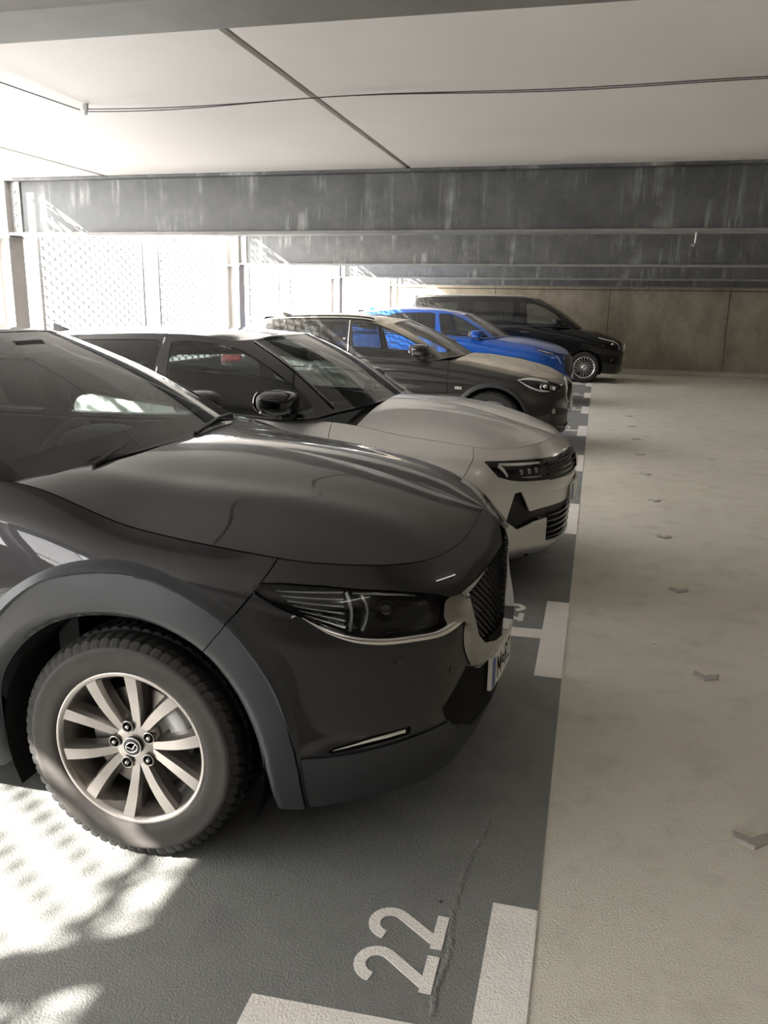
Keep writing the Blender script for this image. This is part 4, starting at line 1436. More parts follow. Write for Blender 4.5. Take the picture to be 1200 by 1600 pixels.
gh = grid(mG, mGA)
WS = [(7.12, .05), (7.12, 1.93), (7.3, 1.96), (9.2, 1.96), (9.2, .03), (7.3, .03)]
SW1 = [(4.15, .14), (4.10, 1.72), (4.4, 1.78), (5.55, 1.78), (5.9, 1.70), (6.35, .9), (6.38, .14)]
SW2 = [(2.85, .14), (2.75, 1.5), (2.95, 1.72), (3.88, 1.75), (3.95, 1.70), (3.95, .14)]
SW3 = [(2.15, .4), (2.2, 1.3), (2.55, 1.5), (2.65, .2)]
RWN = [(-.2, .12), (-.2, 1.85), (1.0, 1.85), (1.35, 1.7), (1.35, .2), (1.2, .12)]
fr = gh
for w_ in (WS, SW1, SW2, SW3, RWN): fr = clip(fr, in_uv(fr, w_), -1)
fro = clip(fr, fr.A[:, 0] - 6.1)
mk('cabin_frame', both(rim(fr, .02)), PT, car)
g_ = clip(gh, in_uv(gh, WS))
wsc = mk('windscreen', both(off(g_, -.002)), MT['glass'], car)
fb = clip(g_, .26 - g_.A[:, 1])
mk('windscreen_frit', both(off(fb, -.006)), MT['black_gloss'], wsc)
hd = clip(g_, g_.A[:, 1] - 1.86)
mk('windscreen_frit', both(off(hd, -.006)), MT['black_gloss'], wsc)
for w_, mt_ in ((SW1, 'half_privacy'), (SW2, 'half_privacy'), (SW3, 'privacy')):
    p_ = clip(gh, in_uv(gh, w_))
    for f_ in (p_, mir(p_)): mk('side_window', off(f_, -.003), MT[mt_], car)
p_ = clip(gh, in_uv(gh, RWN)); mk('rear_window', both(off(p_, -.003)), MT['privacy'], car)
for s in (-1, 1):
    bl = mG[(mGA[:, 0, 0] > 1.6) & (mGA[:, 0, 0] < 6.8), 0]
    mk('belt_trim', tube(bl * np.array([1, -s, 1]) + np.array([0, s * .004, .004]), .011, 6), MT['black_gloss'], car)
re_ = mG[:, -1]
ctr_ = re_.copy(); ctr_[:, 1] = 0
ctr_[:, 2] = cr(np.array([-2.9, -2.4, -1.75, -1.3, -.97]), np.array([1.425, 1.468, 1.503, 1.502, 1.476]), re_[:, 0])
rf = grid(cap_surface(re_, ctr_, 24, 2.2))
mk('roof', both(rf), PT, car)
mk('headliner', both(off(rf, -.03)), MT['seat'], car)
mk('cowl', both(grid(np.stack([mH[0] + np.array([0.02, 0, -.012]), mH[0] + np.array([-.06, 0, -.02])], 0))), MT['black'], car)
# wipers
mk('wiper', join(tube([(-.26, -.55, 1.10), (-.30, -.2, 1.135), (-.275, .1, 1.128)], .007, 6)), MT['black'], car)
mk('wiper', join(tube([(-.22, .05, 1.115), (-.27, .35, 1.132), (-.30, .55, 1.125)], .007, 6)), MT['black'], car)
roof_fin(car, -2.62, 1.44, PT)
for s in (-1, 1): side_mirror(car, -.62, .86, 1.10, PT, s)
# cabin
mk('dashboard', rbox(-.85, -.30, -.70, .70, .62, .985, .08), MT['cabin'], car)
mk('dash_top', xf(rbox(-.27, .27, -.68, .68, -.02, .02, .015), tr(-.56, 0, .985) @ rot('y', -7)), MT['cabin'], car)
mk('instrument_hood', blob(-.82, .36, .99, .14, .20, .085, 12, 2.6), MT['cabin'], car)
mk('dash_trim', tube([(-.845, -.62, .93), (-.86, 0, .945), (-.845, .2, .95)], .006, 6), MT['satin'], car)
steering_wheel(car, -1.02, .36, .92)
for y in (-.36, .36): seat(car, -1.62, y)
seat(car, -2.42, 0, 24, 'rear_bench', 1.20)
mk('rear_view_mirror', rbox(-.95, -.91, -.12, .12, 1.30, 1.37, .02), MT['black'], car)
mk('sensor_housing', rbox(-1.0, -.84, -.09, .09, 1.375, 1.44, .02), MT['black'], car)
mk('cabin_tub', join(box(-3.1, -.3, -.72, .72, .24, .30), box(-3.15, -2.6, -.68, .68, .3, .62), box(-.32, -.25, -.7, .7, .3, .95)), MT['cabin'], car)
mk('engine_block', join(box(-.25, .72, -.5, .5, .24, .80), box(-3.2, .80, -.55, .55, .20, .26)), MT['gap'], car)
wheel_well(car, 0, .41, .347); wheel_well(car, -2.655, .41, .347)
make_wheel(car, 0, -1, 'ten', dusty=True, y_out=.875)
make_wheel(car, 0, 1, 'ten', y_out=.875)
for s in (-1, 1): make_wheel(car, -2.655, s, 'ten', disc=False, y_out=.875)
for s in (0, 1):
    r_ = ribbon(mW, mA, mT, [(.45, .93), (.62, .92), (.85, .93), (1.05, .96)], .09, .006, 16)
    mk('tail_light', r_ if s == 0 else mir(r_), MT['red_lens'], car)
# ------------------------------------------------------------------ skins of the four cars further down the row
def rows_t(zb, zt, it, lip=.02, bot=.06, mid=.012, hi=.008):
    d = zt - zb
    return [(bot, zb), (lip, zb + .10 * d), (0, zb + .27 * d), (mid, zb + .52 * d), (hi, zb + .76 * d), (.34 * it + .004, zb + .905 * d), (it, zt)]


def make_skin(S):
    S['W'], S['A'], S['T'] = wall_surface(S['plan'], S['keys'], S['step'], S['nv'])
    W = S['W']
    i0 = np.argmin(np.where((W[:, -1, 1] < -0.5) & (np.arange(len(W)) > len(W) // 4), np.abs(W[:, -1, 0] - S['hoodx']), 9))
    e = W[i0:, -1, :].copy(); s = chord(e); s /= s[-1]
    cl = np.array([(x, 0, z) for x, z in S['hoodc']], float)
    f = (cl[:, 0] - cl[0, 0]) / (cl[-1, 0] - cl[0, 0])
    tt = f ** 0.8 if 'hoodp' not in S else f ** S['hoodp']
    c = cr(tt, cl, s); c[-1] = e[-1]
    S['H'] = cap_surface(e, c, S.get('nh', 30), S.get('hpow', 2.1), S.get('hz')); S['hs'] = s
    S['G'], S['GA'] = net_surface(np.array(S['green']), S.get('ng', 110), 26)
    re = S['G'][:, -1]; ct = re.copy(); ct[:, 1] = 0
    k = np.array(S['roofc']); ct[:, 2] = cr(k[:, 0], k[:, 1], re[:, 0])
    S['R'] = cap_surface(re, ct, 16, 2.2)
    return S


SIL = make_skin(dict(
    O=(-1.0, 5.2, 0), hoodx=-.265, nv=56, step=lambda x: 0.05 if x < -0.9 else (0.025 if x < 0.0 else 0.0125),
    plan=[(-3.45, 0), (-3.43, .4), (-3.33, .68), (-3.12, .83), (-2.68, .905), (-1.6, .915), (-.8, .915), (-.3, .915), (0, .918), (.3, .905), (.45, .868), (.57, .80), (.68, .70), (.78, .56), (.86, .40), (.905, .22), (.925, 0)],
    keys={0: rows_t(.26, 1.12, .15), 3: rows_t(.24, 1.15, .10), 5: rows_t(.19, 1.045, .05, mid=.02), 6: rows_t(.19, .972, .05, mid=.018),
          7: [(.06, .2), (.02, .27), (0, .4), (.004, .58), (.012, .75), (.050, .88), (.115, .945)],
          8: [(.06, .21), (.02, .28), (0, .4), (.002, .57), (.012, .74), (.050, .845), (.118, .897)],
          9: [(.06, .2), (.02, .26), (0, .38), (0, .54), (.012, .70), (.048, .81), (.108, .868)],
          10: [(.07, .19), (.02, .25), (0, .36), (0, .52), (.010, .68), (.042, .79), (.088, .852)],
          12: [(.12, .185), (.04, .25), (.01, .36), (0, .52), (.004, .66), (.03, .77), (.095, .836)],
          14: [(.10, .18), (.035, .24), (.01, .36), (0, .52), (.004, .64), (.035, .76), (.118, .842)],
          16: [(.07, .17), (.025, .24), (.01, .36), (0, .5), (0, .63), (.022, .752), (.13, .832)]},
    hoodc=[(-.22, 1.035), (.06, 1.02), (.32, .972), (.55, .908), (.70, .862), (.795, .832)], hpow=2.0,
    hz=lambda x, y, s: 0.010 * np.exp(-((np.abs(y) - (.42 - .12 * sstep(-.2, .8, x))) / .07) ** 2) * sstep(-.25, .05, x) * (1 - sstep(.5, .78, x)) - .006 * np.exp(-(np.abs(y) / .12) ** 2) * sstep(-.2, .2, x) * (1 - sstep(.5, .78, x)),
    green=[[(-3.26, 0, 1.12), (-3.1, 0, 1.25), (-2.85, 0, 1.36)], [(-3.18, -.6, 1.13), (-3.05, -.57, 1.24), (-2.82, -.5, 1.345)], [(-3.02, -.735, 1.14), (-2.9, -.67, 1.25), (-2.7, -.58, 1.345)],
           [(-2.2, -.855, 1.10), (-2.15, -.765, 1.26), (-2.1, -.615, 1.39)], [(-1.45, -.866, 1.02), (-1.45, -.78, 1.23), (-1.47, -.62, 1.41)], [(-.95, -.866, .972), (-1.08, -.775, 1.2), (-1.24, -.61, 1.40)],
           [(-.5, -.838, .972), (-.77, -.73, 1.2), (-1.07, -.585, 1.378)], [(-.40, -.775, 1.0), (-.69, -.67, 1.215), (-1.0, -.55, 1.382)], [(-.28, -.5, 1.02), (-.60, -.44, 1.235), (-.94, -.37, 1.398)], [(-.22, 0, 1.03), (-.55, 0, 1.25), (-.91, 0, 1.405)]],
    roofc=[(-2.86, 1.36), (-2.4, 1.405), (-1.7, 1.438), (-1.3, 1.432), (-.9, 1.405)]))

BLK = make_skin(dict(
    O=(-1.1, 10.2, 0), hoodx=-.45, nv=48, step=lambda x: 0.06 if x < -0.9 else (0.03 if x < 0.0 else 0.018),
    plan=[(-3.5, 0), (-3.47, .4), (-3.38, .66), (-3.15, .82), (-2.67, .905), (-1.6, .908), (-.8, .908), (-.3, .908), (0, .912), (.3, .9), (.45, .865), (.58, .79), (.68, .69), (.76, .55), (.81, .38), (.838, .2), (.85, 0)],
    keys={0: rows_t(.28, 1.07, .15), 3: rows_t(.26, 1.09, .10), 5: rows_t(.22, 1.02, .05, mid=.02), 6: rows_t(.22, 1.0, .05, mid=.02),
          7: rows_t(.24, 1.005, .115), 8: rows_t(.24, .955, .115), 9: rows_t(.22, .90, .11), 10: rows_t(.21, .868, .10),
          12: [(.13, .20), (.05, .27), (.0, .40), (0, .54), (.01, .66), (.035, .77), (.10, .83)],
          14: [(.06, .19), (.02, .26), (.0, .38), (0, .52), (.0, .65), (.02, .75), (.09, .815)],
          16: [(.04, .18), (.01, .25), (0, .38), (0, .52), (-.005, .64), (.01, .745), (.10, .805)]},
    hoodc=[(-.36, 1.058), (.1, .988), (.3, .948), (.5, .893), (.64, .852), (.75, .805)],
    hz=lambda x, y, s: 0.012 * np.exp(-((np.abs(y) - (.50 - .2 * sstep(-.3, .8, x))) / .06) ** 2) * sstep(-.4, -.1, x) * (1 - sstep(.5, .74, x)),
    green=[[(-3.35, 0, 1.08), (-3.2, 0, 1.26), (-2.95, 0, 1.42)], [(-3.27, -.58, 1.08), (-3.12, -.55, 1.25), (-2.92, -.5, 1.41)], [(-3.05, -.74, 1.09), (-2.92, -.67, 1.26), (-2.75, -.58, 1.425)],
           [(-2.3, -.855, 1.045), (-2.25, -.765, 1.26), (-2.2, -.625, 1.45)], [(-1.68, -.86, 1.018), (-1.70, -.775, 1.24), (-1.72, -.63, 1.455)], [(-1.1, -.857, 1.0), (-1.25, -.765, 1.22), (-1.45, -.62, 1.432)],
           [(-.68, -.83, 1.0), (-.98, -.72, 1.215), (-1.32, -.59, 1.395)], [(-.58, -.77, 1.025), (-.90, -.67, 1.235), (-1.26, -.55, 1.40)], [(-.45, -.5, 1.045), (-.80, -.45, 1.255), (-1.20, -.37, 1.425)], [(-.39, 0, 1.055), (-.75, 0, 1.27), (-1.17, 0, 1.435)]],
    roofc=[(-2.96, 1.42), (-2.6, 1.475), (-2.1, 1.505), (-1.6, 1.482), (-1.16, 1.435)]))

BLU = make_skin(dict(
    O=(-1.3, 15.2, 0), hoodx=-.34, nv=44, step=lambda x: 0.06 if x < -0.9 else (0.035 if x < 0.0 else 0.02),
    plan=[(-3.5, 0), (-3.47, .4), (-3.38, .66), (-3.15, .82), (-2.67, .905), (-1.6, .915), (-.8, .915), (-.3, .915), (0, .918), (.3, .905), (.46, .875), (.60, .80), (.71, .70), (.80, .56), (.87, .40), (.905, .2), (.915, 0)],
    keys={0: rows_t(.28, 1.1, .15), 3: rows_t(.26, 1.14, .10), 5: rows_t(.22, 1.12, .05, mid=.02), 6: rows_t(.22, 1.095, .05, mid=.02),
          7: rows_t(.24, 1.075, .11), 8: rows_t(.24, 1.02, .11), 9: rows_t(.22, .965, .10), 10: rows_t(.21, .925, .09),
          12: rows_t(.20, .88, .09), 14: [(.05, .19), (.02, .26), (.0, .40), (0, .56), (.0, .70), (.02, .80), (.08, .865)],
          16: [(.04, .18), (.01, .25), (0, .38), (0, .55), (.0, .70), (.01, .80), (.085, .86)]},
    hoodc=[(-.21, 1.127), (.1, 1.095), (.3, 1.055), (.55, .99), (.72, .925), (.83, .86)],
    green=[[(-3.3, 0, 1.12), (-3.15, 0, 1.33), (-2.95, 0, 1.50)], [(-3.24, -.58, 1.12), (-3.1, -.55, 1.32), (-2.92, -.5, 1.49)], [(-3.05, -.74, 1.15), (-2.92, -.67, 1.33), (-2.75, -.58, 1.50)],
           [(-2.2, -.86, 1.135), (-2.15, -.77, 1.35), (-2.1, -.635, 1.545)], [(-1.35, -.867, 1.11), (-1.38, -.78, 1.33), (-1.42, -.64, 1.55)], [(-.9, -.862, 1.098), (-1.02, -.77, 1.31), (-1.2, -.63, 1.525)],
           [(-.5, -.83, 1.09), (-.76, -.72, 1.29), (-1.06, -.60, 1.475)], [(-.41, -.775, 1.10), (-.68, -.68, 1.30), (-1.0, -.56, 1.478)], [(-.29, -.5, 1.118), (-.60, -.45, 1.32), (-.94, -.38, 1.492)], [(-.23, 0, 1.125), (-.56, 0, 1.33), (-.91, 0, 1.498)]],
    roofc=[(-2.96, 1.50), (-2.5, 1.565), (-1.85, 1.60), (-1.35, 1.57), (-.9, 1.498)]))

VAN = make_skin(dict(
    O=(-.24, 20.27, 0), hoodx=-.12, nv=44, step=lambda x: 0.07 if x < -0.9 else (0.035 if x < 0.0 else 0.02),
    plan=[(-4.28, 0), (-4.275, .5), (-4.24, .78), (-4.12, .92), (-3.6, .955), (-2.4, .960), (-1.2, .960), (-.4, .958), (0, .955), (.3, .935), (.46, .90), (.60, .83), (.70, .73), (.78, .58), (.83, .40), (.855, .2), (.86, 0)],
    keys={0: rows_t(.28, 1.2, .05), 3: rows_t(.26, 1.2, .05), 5: rows_t(.24, 1.22, .03, mid=.012), 6: rows_t(.24, 1.225, .03, mid=.012),
          7: rows_t(.26, 1.20, .10), 8: rows_t(.26, 1.12, .13), 9: rows_t(.24, 1.03, .13), 10: rows_t(.22, .985, .11),
          12: rows_t(.20, .94, .10), 14: [(.05, .19), (.02, .26), (.0, .40), (0, .56), (.0, .72), (.02, .85), (.08, .925)],
          16: [(.04, .18), (.01, .25), (0, .38), (0, .55), (.0, .72), (.015, .85), (.08, .92)]},
    hoodc=[(-.10, 1.195), (.1, 1.16), (.33, 1.098), (.55, 1.025), (.70, .96), (.78, .92)],
    green=[[(-4.24, 0, 1.2), (-4.17, 0, 1.53), (-4.05, 0, 1.84)], [(-4.22, -.6, 1.2), (-4.15, -.6, 1.53), (-4.03, -.62, 1.83)], [(-4.12, -.89, 1.2), (-4.05, -.85, 1.55), (-3.95, -.74, 1.825)],
           [(-2.9, -.93, 1.22), (-2.9, -.885, 1.56), (-2.9, -.77, 1.85)], [(-1.52, -.93, 1.225), (-1.52, -.885, 1.56), (-1.52, -.76, 1.845)], [(-.9, -.925, 1.225), (-1.05, -.875, 1.53), (-1.35, -.75, 1.835)],
           [(-.42, -.895, 1.20), (-.72, -.83, 1.51), (-1.24, -.72, 1.815)], [(-.32, -.84, 1.19), (-.65, -.78, 1.515), (-1.2, -.68, 1.82)], [(-.18, -.5, 1.195), (-.58, -.48, 1.53), (-1.16, -.42, 1.835)], [(-.11, 0, 1.20), (-.54, 0, 1.535), (-1.14, 0, 1.84)]],
    roofc=[(-4.06, 1.84), (-3.5, 1.875), (-2.4, 1.90), (-1.6, 1.885), (-1.13, 1.84)]))
# ------------------------------------------------------------------ generic assembly of a car from its skins
def build_car(S, label, paint_m, roof_m, wheel, R, rim_r, wb, y_out, arch_r, clad=None, doors=(-.42, -1.47, -2.3), zsill=.30, bump=None, cuts=(), glass='glass', side='side_glass', rear='privacy',
              win=None, mirror=None, mirror_m=None, silver_mirror=False, sliding=False, sill_m=None, seam_x=.42, fin=True, dash_z=None):
    car = thing('car' if not sliding else 'van', label, 'car' if not sliding else 'van', S['O'], group='parked cars')
    W, A, T = S['W'], S['A'], S['T']
    base = grid(W, A); G, GA, H = S['G'], S['GA'], S['H']
    xz_ = lambda m: m.P[:, [0, 2]]

    def arch_d(m, r):
        c = np.minimum(np.hypot(m.x, m.z - R), np.hypot(m.x + wb, m.z - R))
        d = r - c
        lo = np.maximum(r * .985 - np.abs(m.x), r * .985 - np.abs(m.x + wb))
        return np.where(m.z < R, np.maximum(d, np.minimum(lo, R - m.z + 1e-3)), d)
    r_out = arch_r + (clad if clad else 0)
    body = clip(base, arch_d(base, r_out), -1)
    it = T[-1]
    # arc length where the bumper joins the fender
    k = int(np.argmin(np.where((W[:, 30, 1] < -.4) & (np.arange(len(T)) > len(T) // 3), np.abs(W[:, 30, 0] - seam_x), 9)))
    tb = T[k]
    B = [(tb + .06, 1.3), (tb + .02, .80), (tb - .06, .66), (tb - .2, .5), (tb - .2, 0), (9, 0), (9, 1.3)]
    bu = clip(body, sdpoly(B, body.A) - .002)
    for c in cuts: bu = clip(bu, sdpoly(c, bu.A), -1)
    mk('front_bumper', both(rim(bu, .012)), paint_m, car)
    fe = clip(body, sdpoly(B, body.A) + .002, -1); fe = clip(fe, fe.x - doors[0] - .002); fe = clip(fe, fe.z - zsill)
    for c in cuts: fe = clip(fe, sdpoly(c, fe.A), -1)
    for f in (fe, mir(fe)): mk('fender', rim(f, .012), paint_m, car)
    for nm, x1, x0 in (('front_door', doors[0], doors[1]), ('sliding_door' if sliding else 'rear_door', doors[1], doors[2])):
        d = xband(body, x0 + .002, x1 - .002, zsill)
        for f, s in ((d, -1), (mir(d), 1)):
            o = mk(nm, rim(f, .012), paint_m, car)
            zz = float(np.interp(x0 + .16, W[20:, -1, 0], W[20:, -1, 2])) - .13 if False else G[60, 0, 2] - .12
            yy = S['plan'][5][1]
            mk('door_handle', xf(rbox(-.10, .10, -.014, .014, -.014, .014, .008), tr(x0 + .15, s * (yy + .004), zz)), paint_m, o)
    rq = clip(body, doors[2] - .002 - body.x); rq = clip(rq, rq.z - zsill)
    mk('rear_body', both(rim(rq, .012)), paint_m, car)
    sl = clip(body, zsill - .004 - body.z); sl = clip(sl, sdpoly(B, sl.A), -1)
    for xa, xb in ((-9, -wb), (-wb, 0), (0, 9)):
        q = xband(sl, xa, xb)
        if len(q.F) > 3:
            for f in (q, mir(q)): mk('sill', rim(f, .012), sill_m or MT['black'], car)
    if clad:
        cl = clip(base, arch_d(base, r_out)); cl = clip(cl, arch_d(cl, arch_r), -1); cl = clip(cl, cl.z - zsill * .75)
        cl = renorm(off(cl, .012 * sstep(0, .02, arch_d(cl, r_out))))
        for xa, xb in ((-9, -wb / 2), (-wb / 2, 9)):
            q = xband(cl, xa, xb)
            for f in (q, mir(q)): mk('arch_cladding', rim(f, .03), MT['black'], car)
    ish = clip(off(base, -.022), arch_d(base, arch_r + .01), -1)
    for c in cuts: ish = clip(ish, sdpoly(c, ish.A), -1)
    mk('inner_shell', both(ish), MT['gap'], car)
    hs = grid(H, np.stack(np.broadcast_arrays(S['hs'][:, None], np.linspace(0, 1, H.shape[1])[None, :]), -1))
    hs = clip(hs, hs.A[:, 1] - .008)
    mk('bonnet', both(rim(hs, .015)), paint_m, car)
    mk('bonnet_gap', both(off(grid(H), -.014)), MT['gap'], car)
    mk('cowl', both(grid(np.stack([H[0] + np.array([0.02, 0, -.01]), H[0] + np.array([-.08, 0, -.016])], 0))), MT['black'], car)
    # cabin
    gh = grid(G, GA)
    WSw = [(7.12, .05), (7.12, 1.93), (7.3, 1.96), (9.2, 1.96), (9.2, .03), (7.3, .03)]
    RWw = [(-.2, .14), (-.2, 1.8), (1.0, 1.8), (1.3, 1.7), (1.3, .25), (1.2, .14)]
    wins = win or [([(4.12, .12), (4.08, 1.72), (4.4, 1.80), (5.5, 1.80), (5.85, 1.70), (6.45, .6), (6.5, .12)], side), ([(2.85, .12), (2.75, 1.5), (2.95, 1.74), (3.85, 1.78), (3.94, 1.72), (3.94, .12)], rear), ([(2.15, .45), (2.2, 1.3), (2.55, 1.5), (2.68, .2)], rear)]
    fr = gh
    for w_ in [WSw, RWw] + [w[0] for w in wins]: fr = clip(fr, sdpoly(w_, fr.A), -1)
    mk('cabin_frame', both(rim(fr, .02)), roof_m, car)
    g_ = clip(gh, sdpoly(WSw, gh.A))
    wsc = mk('windscreen', both(off(g_, -.002)), MT[glass], car)
    mk('windscreen_frit', both(off(clip(g_, .2 - g_.A[:, 1]), -.006)), MT['black_gloss'], wsc)
    for w_, mt in wins:
        p = clip(gh, sdpoly(w_, gh.A))
        for f in (p, mir(p)): mk('side_window', off(f, -.003), MT[mt], car)
    mk('rear_window', both(off(clip(gh, sdpoly(RWw, gh.A)), -.003)), MT['privacy'], car)
    sel = (GA[:, 0, 0] > 1.6) & (GA[:, 0, 0] < 6.8)
    for s in (-1, 1): mk('belt_trim', tube(G[sel, 0] * np.array([1, -s, 1]) + np.array([0, s * .004, .004]), .010, 6), MT['black_gloss'], car)
    mk('roof', both(grid(S['R'])), roof_m, car)
    mk('headliner', both(off(grid(S['R']), -.03)), MT['seat'], car)
    gz = S['green']
    zc = gz[9][0][2]; xb = gz[9][0][0]; xh = gz[9][2][0]
    if fin: roof_fin(car, S['green'][0][2][0] + .22, float(np.interp(S['green'][0][2][0] + .22, [a for a, b in S['roofc']], [b for a, b in S['roofc']])) - .008, roof_m)
    if mirror:
        for s in (-1, 1): side_mirror(car, *mirror, mirror_m or paint_m, s, silver=silver_mirror)
    hw = S['plan'][6][1] - .2
    mk('dashboard', rbox(xb - .72, xb - .1, -hw, hw, zc - .42, zc - .13, .07), MT['cabin'], car)
    steering_wheel(car, xb - .84, .37, zc - .17)
    for y in (-.37, .37): seat(car, xb - 1.42, y, zbase=zc - .68 if not sliding else zc - .5)
    seat(car, xb - 2.25, 0, 22, 'rear_bench', 1.2, zc - .66 if not sliding else zc - .5)
    mk('rear_view_mirror', rbox(xh + .10, xh + .14, -.12, .12, gz[9][2][2] - .16, gz[9][2][2] - .09, .02), MT['black'], car)
    xr = S['plan'][0][0]
    mk('cabin_tub', join(box(xr + .3, xb, -hw, hw, zsill - .06, zsill), box(xr + .25, xr + .8, -hw + .05, hw - .05, zsill, zc - .35), box(xb - .1, xb - .04, -hw, hw, zsill, zc - .12)), MT['cabin'], car)
    mk('engine_block', join(box(xb, .66, -.45, .45, .24, .68), box(xr + .2, .7, -.55, .55, .20, .25)), MT['gap'], car)
    wheel_well(car, 0, arch_r + .012, R, y_out=y_out - .012); wheel_well(car, -wb, arch_r + .012, R, y_out=y_out - .012)
    for s in (-1, 1):
        make_wheel(car, 0, s, wheel, R, rim_r, .225, y_out, disc=False); make_wheel(car, -wb, s, wheel, R, rim_r, .225, y_out, disc=False)
    for s in (0, 1):
        r_ = ribbon(W, A, T, [(.42, zc - .12), (.62, zc - .12), (.88, zc - .10), (1.08, zc - .07)], .10, .006, 14)
        mk('tail_light', r_ if s == 0 else mir(r_), MT['red_lens'], car)
    return car


def patch(S, poly, d=0.0, turn=0.0):
    b = grid(S['W'], S['A']); m = clip(b, sdpoly(poly, b.A))
    m = off(m, d)
    return rim(m, turn) if turn else m


def rb(S, path, w, h, n=24, base=-.003): return ribbon(S['W'], S['A'], S['T'], path, w, h, n, base)


def pair(name, m, mat, parent):
    return [mk(name, m, mat, parent), mk(name, mir(m), mat, parent)]


# ---- silver hatchback
SP = paint('silver_paint', (0.74, 0.735, 0.72), 0.65, 0.30, 0.08, (0.40, 0.37, 0.32))
VIS = [(4.565, .787), (4.745, .785), (4.9, .780), (5.03, .772), (5.17, .770), (5.35, .770), (5.9, .772), (5.9, .612), (5.456, .622), (5.25, .638), (5.119, .65), (4.982, .655), (4.794, .668), (4.72, .68), (4.645, .702)]
SLOT = [(4.75, .608), (4.795, .612), (4.868, .492), (4.95, .497), (5.1, .497), (5.9, .485), (5.9, .245), (5.3, .262), (5.06, .285), (5.035, .430), (4.92, .425), (4.785, .395), (4.70, .452)]
c = build_car(SIL, 'silver hatchback car with a black roof, second from the viewer', SP, MT['black_gloss'], 'five', .335, .222, 2.675, .90, .375, seam_x=.40, cuts=(VIS, SLOT), mirror=(-.62, .885, 1.065), mirror_m=MT['black_gloss'], silver_mirror=True, doors=(-.40, -1.47, -2.3), glass='glass')
mk('visor_panel', both(rim(patch(SIL, VIS, -.004), .01)), MT['black_gloss'], c)
for s in (0, 1):
    T_ = (lambda m: m) if s == 0 else mir
    LP = [(4.60, .778), (4.745, .776), (4.9, .770), (4.995, .764), (4.985, .665), (4.8, .677), (4.72, .69), (4.66, .712)]
    h_ = mk('headlight', T_(patch(SIL, LP, -.002, .004)), MT['black_gloss'], c)
    mk('running_light', T_(rb(SIL, [(4.655, .768), (4.78, .762), (4.96, .755)], [.014, .016, .010], .002, 20)), MT['lamp_white'], h_)
    mk('running_light', T_(rb(SIL, [(4.650, .762), (4.682, .735), (4.705, .700)], [.020, .018, .010], .002, 14)), MT['lamp_white'], h_)
    for k in range(3):
        p, n = wall_at(SIL['W'], SIL['A'], SIL['T'], 4.80 + .06 * k, .718)
        mk('projector', T_(xf(blob(0, 0, 0, .016, .016, .018, 8, 2.5), tr(*(p - n * .010)))), MT['dark_reflection_chrome'], h_)
    mk('lower_light_edge', T_(rb(SIL, [(4.80, .690), (4.88, .685), (4.96, .682)], [.004, .008, .006], .002, 12)), MT['lamp_silver'], h_)
for k in range(4):
    pair('grille_slat', rb(SIL, [(5.03, .742 - .030 * k), (5.25, .738 - .030 * k), (5.575, .736 - .031 * k)], .010, .006, 24), MT['black'], c)
mk('lower_intake', both(patch(SIL, SLOT, -.03)), MT['black'], c)
for k in range(5):
    pair('intake_slat', rb(SIL, [(5.06, .300 + .034 * k), (5.25, .285 + .036 * k), (5.575, .272 + .038 * k)], .010, -.008, 24, -.03), MT['black_gloss'], c)
# bar under the visor stands proud, with a light catching upper crease
pair('bumper_crease', rb(SIL, [(4.86, .600), (5.0, .592), (5.2, .585), (5.45, .580)], [.006, .03, .03, .02], .006, 30), SP, c)
plate(c, SIL['W'], SIL['A'], SIL['T'], SIL['T'][-1], -.26, .26, .475, .585, .022)
p, n = wall_at(SIL['W'], SIL['A'], SIL['T'], 5.575, .69)
mk('badge', tube([p - n * .01 + np.array([0, 0, 0]), p + n * .012], .045, 24), MT['black_gloss'], c)
mk('window_line', tube(np.array([(-1.475, -.872, .99), (-1.475, -.79, 1.21), (-1.49, -.648, 1.385)]), .006, 6), MT['satin'], c)
mk('window_line', tube(np.array([(-1.475, .872, .99), (-1.475, .79, 1.21), (-1.49, .648, 1.385)]), .006, 6), MT['satin'], c)
pair('screen_trim', tube(SIL['G'][np.argmin(np.abs(SIL['GA'][:, 0, 0] - 7.05))][1:-1] + np.array([.004, 0, .006]), .007, 6), MT['black_gloss'], c)

# ---- dusty black crossover
BP = paint('dusty_black_paint', (0.008, 0.0085, 0.009), 0.1, 0.28, 1.0, (0.68, 0.62, 0.49), upward=(0.66, 0.98))
HLB = [(4.37, .822), (4.47, .846), (4.558, .851), (4.737, .822), (4.9, .787), (5.012, .757), (4.985, .70), (4.953, .688), (4.80, .688), (4.63, .700), (4.5, .757)]
KID = [(5.16, .60), (5.18, .70), (5.22, .752), (5.30, .772), (5.553, .772), (5.555, .60), (5.53, .562), (5.30, .555), (5.2, .57)]
LOW = [(4.99, .505), (5.2, .47), (5.9, .465), (5.9, .24), (5.2, .255), (4.95, .29), (4.80, .38), (4.79, .44)]
c = build_car(BLK, 'dusty black crossover car, third from the viewer', BP, BP, 'five', .345, .229, 2.67, .90, .39, clad=.05, seam_x=.38, cuts=(HLB, KID, LOW), mirror=(-.78, .88, 1.115), mirror_m=MT['black_gloss'], silver_mirror=True,
              doors=(-.50, -1.70, -2.45), glass='dusty_glass', zsill=.32)
